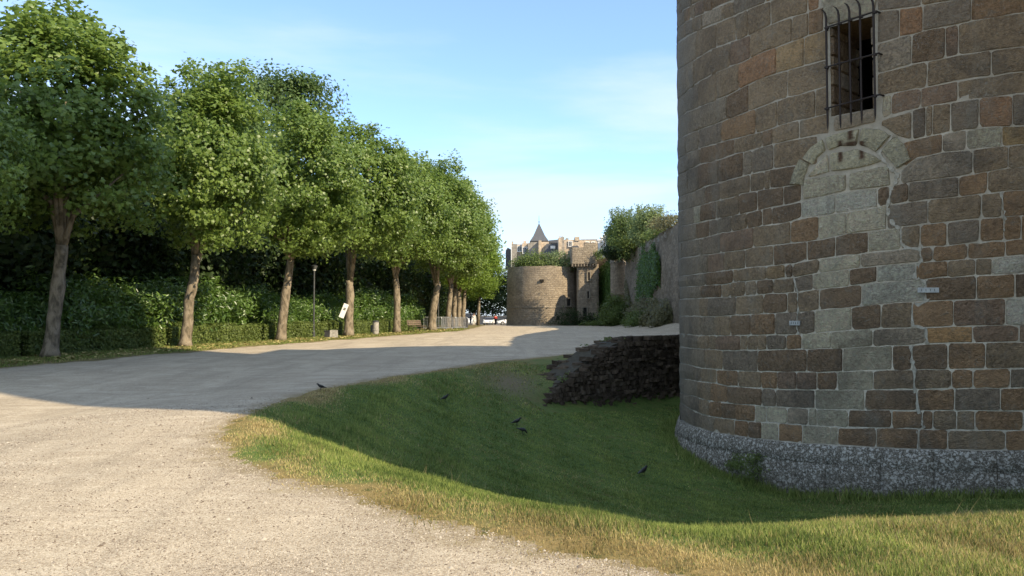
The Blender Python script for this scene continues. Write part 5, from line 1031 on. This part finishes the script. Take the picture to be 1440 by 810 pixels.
db = thing("utility_box", "small dark metal box beside the pale concrete block", "box", place(461, 46.3)); mb = MB(); mb.box((0, 0, .2), (.3, .3, .38)); mb.box((0, 0, .41), (.34, .34, .04)); mb.build("case", simple("dark_metal", (.05, .05, .05), .6), db)
# tilted white board against the trunk
tb = thing("notice_board", "tilted white board with a small dark square sign leaning on an avenue trunk", "sign", tuple(at(483.5, 437, 48.3)))
tb.rotation_euler = (0, R_(21), R_(14)); mb = MB(); mb.box((0, 0, 0), (.31, .05, .92)); mb.build("panel", mwhite, tb); mb = MB(); mb.box((.0, -.03, .12), (.13, .012, .15)); mb.build("dark_square", simple("sign_black", (.02, .02, .02), .5), tb)
mb = MB(); mb.box((0, -.037, .12), (.045, .01, .05)); mb.build("symbol", mwhite, tb)
# bench
be = thing("park_bench", "wooden slatted bench on the verge facing the gravel, left of the barriers", "bench", place(586.5, 58.2), rz=R_(62))
for i in range(4): mb = MB(); mb.box((0, -.2+i*.12, .45), (1.8, .095, .035)); mb.build("seat_slat", mwoodp, be)
for i in range(3): mb = MB(); mb.box((0, .25+.03*i, .58+i*.13), (1.8, .03, .1), M=Matrix.Rotation(-.2, 4, 'X')); mb.build("back_slat", mwoodp, be)
for s_ in (-.75, .75): mb = MB(); mb.tube([(s_, -.22, 0), (s_, -.2, .43), (s_, .2, .43), (s_, .33, .9)], .025, 6); mb.tube([(s_, .3, 0), (s_, .2, .43)], .025, 6); mb.build("leg", miron, be)
# crowd barriers
ba = thing("crowd_barrier", "galvanised crowd barrier, nearest of the row in front of the trunks", "barrier", place(613.8, 65.5), rz=0, group="crowd barriers in a row by the trunks")
mb = MB(); mb.tube([(-1.1, 0, .18), (-1.1, 0, 1.02), (-1.02, 0, 1.1), (1.02, 0, 1.1), (1.1, 0, 1.02), (1.1, 0, .18), (-1.1, 0, .18)], .022, 6); mb.build("frame", mgalv, ba)
mb = MB()
for i in range(17): x_ = -1.02+i*.1275; mb.tube([(x_, 0, .18), (x_, 0, 1.1)], .012, 4)
mb.build("upright_bars", mgalv, ba, kind="stuff")
for s_ in (-.8, .8): mb = MB(); mb.tube([(s_, -.32, 0), (s_, 0, .2), (s_, .32, 0)], .02, 5); mb.build("foot", mgalv, ba)
ba.rotation_euler = (0, 0, R_(12))
for px, Y, rz, lab in ((624, 67, -8, "galvanised crowd barrier, second in the row"), (632, 68.5, 55, "galvanised crowd barrier set at an angle in the middle of the row"), (640.5, 69.5, 5, "galvanised crowd barrier left of the far end of the row"), (648, 73, 70, "galvanised crowd barrier at the far right end of the row")): copy_tree(ba, place(px, Y), R_(rz), label=lab)
fb = thing("waste_bin", "dark waste bin beyond the crowd barriers", "bin", place(655, 80)); mb = MB(); mb.lathe([(.22, 0), (.26, .1), (.28, .8), (.3, .84), (.3, .9), (.12, 1.0)], 14); mb.build("body", simple("black_plastic", (.03, .03, .035), .5), fb)

# ------------------------------------------------------------ people (small, far away)
mskin = simple("skin", (.45, .27, .19), .6); mhair = simple("hair", (.05, .035, .025), .8)
def skinned(name, verts, edges_, rad, m, parent, root=0, sub=1):
    me = bpy.data.meshes.new(name); me.from_pydata(verts, edges_, []); o = link(name, me, parent); me.materials.append(m)
    md = o.modifiers.new("skin", 'SKIN'); 
    for i, r_ in enumerate(rad): me.skin_vertices[0].data[i].radius = (r_, r_)
    me.skin_vertices[0].data[root].use_root = True; s2 = o.modifiers.new("sub", 'SUBSURF'); s2.levels = sub; s2.render_levels = sub
    for p_ in me.polygons: p_.use_smooth = True
    return o
def person(label, loc, rz, shirt, trousers, stride=.16, coat=False):
    t = thing("person", label, "person", loc, rz)
    V = [(0, 0, .95), (0, 0, 1.2), (0, 0, 1.42), (0, .01, 1.52), (0, .02, 1.63), (0, .02, 1.72), (.19, 0, 1.4), (.25, .02, 1.12), (.24, .14, .88), (-.19, 0, 1.4), (-.25, -.03, 1.12), (-.24, -.08, .87), (.1, 0, .9), (.1, stride*.6, .5), (.1, stride, .08), (.1, stride+.13, .03), (-.1, 0, .9), (-.1, -stride*.3, .5), (-.1, -stride, .1), (-.1, -stride+.12, .03)]
    E = [(0, 1), (1, 2), (2, 3), (3, 4), (4, 5), (2, 6), (6, 7), (7, 8), (2, 9), (9, 10), (10, 11), (0, 12), (12, 13), (13, 14), (14, 15), (0, 16), (16, 17), (17, 18), (18, 19)]
    Rd = [.13, .12, .13, .055, .09, .07, .06, .042, .035, .06, .042, .035, .085, .058, .04, .035, .085, .058, .04, .035]
    skinned("body", V, E, Rd, mskin, t)
    up = [0, 1, 2, 6, 7, 8, 9, 10, 11]; mp_ = {a_: i for i, a_ in enumerate(up)}
    skinned("coat" if coat else "shirt", [V[i] if i not in (8, 11) else tuple(np.array(V[i])*.85+np.array(V[i-1])*.15) for i in up] + ([(0, 0, .55)] if coat else []), [(mp_[a_], mp_[b_]) for a_, b_ in E if a_ in mp_ and b_ in mp_] + ([(0, 9)] if coat else []), [Rd[i]*1.18+.01 for i in up] + ([.17] if coat else []), shirt, t)
    lo = [0, 12, 13, 14, 16, 17, 18]; mp_ = {a_: i for i, a_ in enumerate(lo)}; skinned("trousers", [V[i] for i in lo], [(mp_[a_], mp_[b_]) for a_, b_ in E if a_ in mp_ and b_ in mp_], [Rd[i]*1.2+.012 for i in lo], trousers, t)
    mb = MB(); mb.lathe([(.03, 1.60), (.1, 1.64), (.105, 1.72), (.06, 1.79), (.01, 1.81)], 10, (0, .0, 0)); mb.build("hair", mhair, t, smooth=True)
mred = simple("red_cloth", (.5, .05, .04), .8); mblk = simple("black_cloth", (.02, .02, .024), .8); mwh = simple("white_cloth", (.75, .74, .7), .8); mgr2 = simple("grey_cloth", (.16, .17, .2), .8)
def pp(px, Y): X = (px-720)/1080*Y; return (X, Y, g(X, Y)+.02)
person("person in a red top and dark trousers walking by the parked cars", pp(697, 127), R_(20), mred, mblk)
person("person dressed in white standing on the path under the far trees", pp(666.5, 110), R_(170), mwh, mwh, stride=.05, coat=True)
person("person in dark clothes in the shade left of the one in white", pp(661.8, 124), R_(100), mblk, mgr2, stride=.1)
# ------------------------------------------------------------ parked cars
mtyre = simple("tyre_rubber", (.02, .02, .02), .8); mrim = simple("alloy_rim", (.5, .5, .5), .35, .7); mhl = simple("headlight_lens", (.75, .75, .72), .2); mtl = simple("tail_light", (.4, .02, .02), .3)
def car(label, loc, rz, paint, hgt=1.45, Lc=4.2, boxy=False):
    t = thing("parked_car", label, "car", loc, rz, group="cars parked beyond the avenue")
    h = hgt; L2 = Lc/2
    prof = [(-L2, .3), (-L2, .75), (-L2+.15, .92), (-L2+.5, h*.66), (L2-1.1, h*.63), (L2-.1, .72), (L2, .5), (L2, .3)]
    mb = MB(); mb.prism(prof, -.86, .86); o = mb.build("body", paint, t); bv = o.modifiers.new("b", 'BEVEL'); bv.width = .06; bv.segments = 2
    rb = L2-.25; cab = [(-L2+.22, h*.62), (-L2+.55, h*.97), (-L2+1.0, h), (L2-1.9, h*.985), (L2-1.1, h*.62)]
    if boxy: cab = [(-L2+.05, h*.6), (-L2+.12, h*.97), (-L2+.5, h), (L2-1.3, h), (L2-.75, h*.6)]
    mb = MB(); mb.prism(cab, -.76, .76); o = mb.build("cabin_glass", mglass, t)
    mb = MB(); mb.prism([(c[0]*.97, c[1]+.012) for c in cab[1:4]]+[(cab[3][0]*.97, h*.95), (cab[1][0]*.97, h*.93)], -.74, .74); mb.build("roof", paint, t)
    for x_, y_ in ((-L2+.75, -.8), (-L2+.75, .8), (L2-.8, -.8), (L2-.8, .8)):
        w_ = MB(); s_ = 1 if y_ > 0 else -1; w_.tube([(x_, y_-s_*.1, .32), (x_, y_+s_*.09, .32)], .32, 18); o = w_.build("wheel", mtyre, t); w_ = MB(); w_.tube([(x_, y_, .32), (x_, y_+s_*.105, .32)], .2, 12); w_.build("rim", mrim, o)
    for s_ in (-1, 1): w_ = MB(); w_.box((L2-.03, s_*.62, .66), (.12, .34, .16)); w_.build("headlight", mhl, t); w_ = MB(); w_.box((-L2+.03, s_*.7, .82), (.12, .2, .26)); w_.build("tail_light", mtl, t); w_ = MB(); w_.box((L2-1.25, s_*.95, h*.66), (.12, .18, .12)); w_.build("mirror", paint, t)
    w_ = MB(); w_.box((L2+.01, 0, .42), (.05, .5, .11)); w_.build("number_plate", mwhite, t)
mpw = mat("white_car_paint"); n = N(mpw); n.out((.72, .72, .72), .25, spec=.5); mpd = mat("dark_car_paint"); n = N(mpd); n.out((.05, .055, .07), .2, spec=.6)
car("white car parked head-on in the sun beyond the avenue", pp(688.5, 148), R_(-100), mpw)
car("white car with dark windows half hidden by the round bastion", pp(716, 138), R_(188), mpw, hgt=1.5)
car("white van parked in the shade at the end of the avenue", pp(661.5, 150), R_(-95), mpw, hgt=2.2, Lc=4.9, boxy=True)
lw = thing("low_stone_wall", "low pale stone wall behind the parked cars", "wall", (0, 0, 0)); mb = MB(); a_ = at(672, 446, 156); b_ = at(716, 446, 156); mb.box(((a_.x+b_.x)/2+1.5, 156, .7), (b_.x-a_.x+3, .5, 1.9)); mb.build("wall", mlitg, lw); mb = MB(); mb.box(((a_.x+b_.x)/2+1.5, 156, 1.69), (b_.x-a_.x+3.1, .6, .1)); mb.build("coping", mlit, lw)

# ------------------------------------------------------------ small blackbird-sized birds on the grass
mbird = mat("black_bird_feathers"); n = N(mbird); f = n.noise(n.obj(), 30, 3, .6); n.out(n.mix(f, (.005, .005, .005), (.014, .0135, .013)), .45, f, .3, .004, spec=.4)
mbeak = simple("beak_black", (.015, .015, .015), .4)
def bird(label, px, py, h, rz, pitch=0.0, peck=False):
    d = ray(px, py); lo, hi = 3.0, 60.0
    tt = lo
    while tt < hi:
        if EYE+d[2]*tt/d[1] < g(d[0]*tt/d[1], tt)+.0: break
        tt += .05
    X, Y = d[0]*tt/d[1], tt; t = thing("black_bird", label, "bird", (X, Y, g(X, Y)+.02), rz, group="black birds on the grass"); s_ = h
    if not peck: sp_ = [(-.23, 0, .085, .010, .022), (-.17, 0, .10, .018, .030), (-.12, 0, .115, .032, .036), (-.06, 0, .135, .052, .052), (0, 0, .15, .062, .062), (.05, 0, .175, .056, .058), (.085, 0, .205, .036, .038), (.10, 0, .232, .031, .033), (.125, 0, .246, .030, .029), (.15, 0, .243, .019, .018), (.165, 0, .240, .009, .010), (.195, 0, .232, .002, .003)]
    else: sp_ = [(-.22, 0, .19, .010, .022), (-.16, 0, .18, .018, .030), (-.11, 0, .17, .032, .036), (-.05, 0, .16, .052, .052), (.01, 0, .15, .062, .062), (.06, 0, .135, .052, .056), (.095, 0, .11, .034, .036), (.115, 0, .085, .030, .031), (.13, 0, .062, .028, .028), (.14, 0, .04, .017, .017), (.145, 0, .028, .008, .009), (.15, 0, .005, .002, .003)]
    mb = MB(); k_ = 10; b0 = 0; dirs = []
    P = [Vector(q[:3]) for q in sp_]
    for i, q in enumerate(sp_):
        dd = (P[min(i+1, len(P)-1)]-P[max(i-1, 0)]).normalized(); u = Vector((0, 1, 0)); w_ = dd.cross(u)
        for j in range(k_): a_ = 2*math.pi*j/k_; mb.v.append(tuple(P[i]+u*math.cos(a_)*q[4 if i < 3 else 4]+w_*math.sin(a_)*q[3]))
    for i in range(len(P)-1):
        for j in range(k_): mb.f.append((i*k_+j, i*k_+(j+1) % k_, (i+1)*k_+(j+1) % k_, (i+1)*k_+j)); mb.m.append(1 if i >= 9 else 0)
    mb.f += [tuple(range(k_)), tuple((len(P)-1)*k_+j for j in reversed(range(k_)))]; mb.m += [0, 1]
    o = mb.build("body", [mbird, mbeak], t, smooth=True)
    for s2 in (-1, 1):
        w_ = MB(); zb = .02 if peck else 0; pts = [(.05, .052, .18-zb), (-.02, .066, .168), (-.10, .056, .14+zb*2), (-.19, .028, .105+zb*4.2), (-.10, .048, .115+zb*2), (.0, .062, .135), (.05, .055, .15-zb)]
        w_.add([(a_, s2*b_, c) for a_, b_, c in pts]+[(a_, s2*(b_-.014), c) for a_, b_, c in pts], [tuple(range(7)), tuple(range(13, 6, -1))]+[(i, (i+1) % 7, (i+1) % 7+7, i+7) for i in range(7)]); w_.build("wing", mbird, t)
        w_ = MB(); w_.tube([(-.01, s2*.022, .11), (.0, s2*.024, .055), (.01, s2*.024, .0)], [.014, .005, .004], 5)
        for a_ in (-.4, 0, .4): w_.tube([(.01, s2*.024, .0), (.045*math.cos(a_), s2*.024+.04*math.sin(a_), -.008)], .003, 4)
        w_.tube([(.01, s2*.024, .0), (-.025, s2*.024, -.008)], .003, 4); w_.build("leg", mbeak, t)
    t.scale = (s_,)*3
bird("black bird on the grass edge by the gravel, furthest left", 451, 550, .52, R_(205))
bird("black bird alone on the shaded slope with its head up", 626, 566, .6, R_(35))
bird("black bird pecking in the hollow, behind its neighbour", 727, 600, .66, R_(15), peck=False)
bird("black bird in the hollow just in front of its neighbour, facing right", 735, 612, .66, R_(-10), peck=True)
bird("black bird nearest the big tower, standing upright", 905, 671, .72, R_(38))
